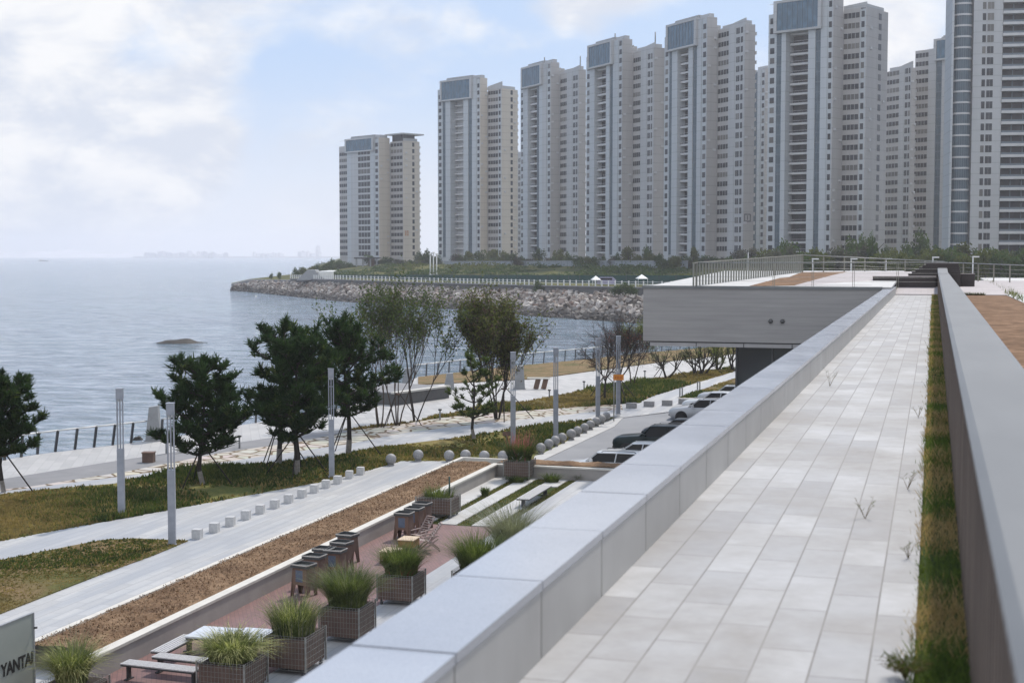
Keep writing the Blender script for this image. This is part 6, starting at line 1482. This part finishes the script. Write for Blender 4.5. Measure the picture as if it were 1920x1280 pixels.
    for x in (-20, -8, 6, 18): b = MB(); b.box(x * f - .3, x * f + .3, -3, -2.4, -1, 3.3); b.build('column', M_['grey'], t)
    b = MB(); b.box(2 * f, 12 * f, -2, 3, -1, 3.29); b.build('kiosk', M_['corten'], t)
    # dark entrance of second tower and tall thin street lamp
    for px, lb in ((1400, 'thin street lamp pole in front of the fifth tower'),):
        D = 200; c = PD(px + 2, D, 3); b = MB(); b.tube([(0, 0, 0), (0, 0, 7.9)], .05, 6); b.build('street_lamp', M_['whitep'], loc=c, label=lb, cat='lamp post')
far_plants()

# ================================================================ LAWN BLADES
def inpoly(x, y, P_):
    c = False; j = len(P_) - 1
    for i in range(len(P_)):
        xi, yi = P_[i]; xj, yj = P_[j]
        if (yi > y) != (yj > y) and x < (xj - xi) * (y - yi) / (yj - yi) + xi: c = not c
        j = i
    return c
def lawn_blades(pts, n, lb, seed, hmax=.22, zf=None, dry=.5):
    r = random.Random(seed); Wp = [W(p[0], p[1], p[2] if len(p) > 2 else 0) for p in pts]; P_ = [(p.x, p.y) for p in Wp]
    tp_ = [Vector((p.x, p.y, 0)) for p in Wp]; tris = [[Wp[i] for i in t] for t in tessellate_polygon([tp_])]
    def zat(x, y):
        for A, B_, C_ in tris:
            d = (B_.y - C_.y) * (A.x - C_.x) + (C_.x - B_.x) * (A.y - C_.y)
            if abs(d) < 1e-9: continue
            a = ((B_.y - C_.y) * (x - C_.x) + (C_.x - B_.x) * (y - C_.y)) / d; b_ = ((C_.y - A.y) * (x - C_.x) + (A.x - C_.x) * (y - C_.y)) / d
            if a >= 0 and b_ >= 0 and a + b_ <= 1: return a * A.z + b_ * B_.z + (1 - a - b_) * C_.z
        return None
    b = MB(); k = 0; xs = [p[0] for p in pts]; ys = [p[1] for p in pts]; tries = 0
    x0, x1 = max(min(xs), -90), max(xs); y0, y1 = min(ys), min(max(ys), 1300)
    while k < n and tries < n * 12:
        tries += 1; u, v = r.uniform(x0, x1), r.uniform(y0, y1); p = W(u, v, zf(u, v) if zf else 0)
        z = zat(p.x, p.y)
        if z is not None and not zf: p = W(u, v, z); z = zat(p.x, p.y)
        if z is None: continue
        if not zf: p.z = z
        den = noise.noise(Vector((p.x * .22, p.y * .22, seed))); 
        den2 = noise.noise(Vector((p.x * .075, p.y * .075, seed + 4)))
        if r.random() > .60 + den: continue
        k += 1; h = hmax * r.uniform(.25, 1) * (.55 + max(den, 0) * 1.4) * (1.7 if den2 < -.08 else 1); s = .018 + .0006 * (p - CAM).length
        for q in range(3):
            a = r.uniform(0, 6.3); o = p + Vector((r.uniform(-.1, .1), r.uniform(-.1, .1), -.01)); e = Vector((cos(a), sin(a), 0)) * s; l = Vector((r.uniform(-.5, .5) * h, r.uniform(-.5, .5) * h, h))
            b.add([o - e, o + e, o + l], [(0, 1, 2)], (2 if den2 < -.08 and r.random() < .42 else int(r.random() < dry - den * .6 + den2 * 1.5)))
    b.build('grass', [M_['blade'], M_['bladed'], leafm('dark_turf', (.022, .042, .014), (.07, .10, .03), .8, space='pos')], kind='stuff', label=lb, cat='grass')
lawn_blades([p if len(p) > 2 else (p[0], p[1], 0) for p in lawn_main], 21000, 'rough green and tawny grass of the long main lawn', 1, .24, None, .60)
lawn_blades(small_lawn, 5000, 'brown and green grass of the small pointed lawn', 2, .11, lambda u, v: .035, .62)
lawn_blades(grass_hi, 7000, 'tawny rough grass between promenade and crazy paving', 3, .30, None, .62)
lawn_blades([(1270, 746), (1376, 709), (1400, 745)], 900, 'short grass triangle beside the pavilion glass', 4, .15, None, .5)

def scrub():
    r = random.Random(15); b = MB(); rows = []
    for i in range(420):
        px = r.uniform(600, 1500); t_ = r.random(); (k0, k1) = [(j, j + 1) for j in range(len(TOP) - 1) if TOP[j][0] <= px < TOP[j + 1][0]][0]
        f = (px - TOP[k0][0]) / (TOP[k1][0] - TOP[k0][0]); d0 = TOP[k0][1] * (1 - f) + TOP[k1][1] * f; z0 = TOP[k0][2] * (1 - f) + TOP[k1][2] * f + 1.25
        dd = 66 + 80 * t_; z = z0 + (6.2 - z0) * min(1, max(0, (dd - 62) / 66)) if px > 700 else z0 + (4.6 - z0) * min(1, (dd - 62) / 66)
        c = PD(px, d0 + dd, z); den = noise.noise(Vector((c.x * .03, c.y * .03, 2)))
        if r.random() > .45 + den * 1.6: continue
        w = r.uniform(1.5, 4); h = r.uniform(.5, 1.7); mi = 0 if noise.noise(Vector((c.x * .02, c.y * .02, 9))) < .12 else 1
        for q in range(70):
            p = c + Vector((r.gauss(0, w * .5), r.gauss(0, w * .5), abs(r.gauss(0, h * .5)))); v = Vector((r.uniform(-1, 1), r.uniform(-1, 1), r.uniform(-.4, 1))).normalized() * r.uniform(.25, .5); u = v.cross(Vector((r.uniform(-1, 1), r.uniform(-1, 1), r.uniform(-1, 1)))).normalized() * .3
            b.add([p - v, p + u, p + v, p - u], [(0, 1, 2, 3)], mi)
    b.build('scrub', [M_['shrub'], M_['shruby']], kind='stuff', label='low dark and yellowish scrub covering the bank below the towers', cat='scrub')
scrub()
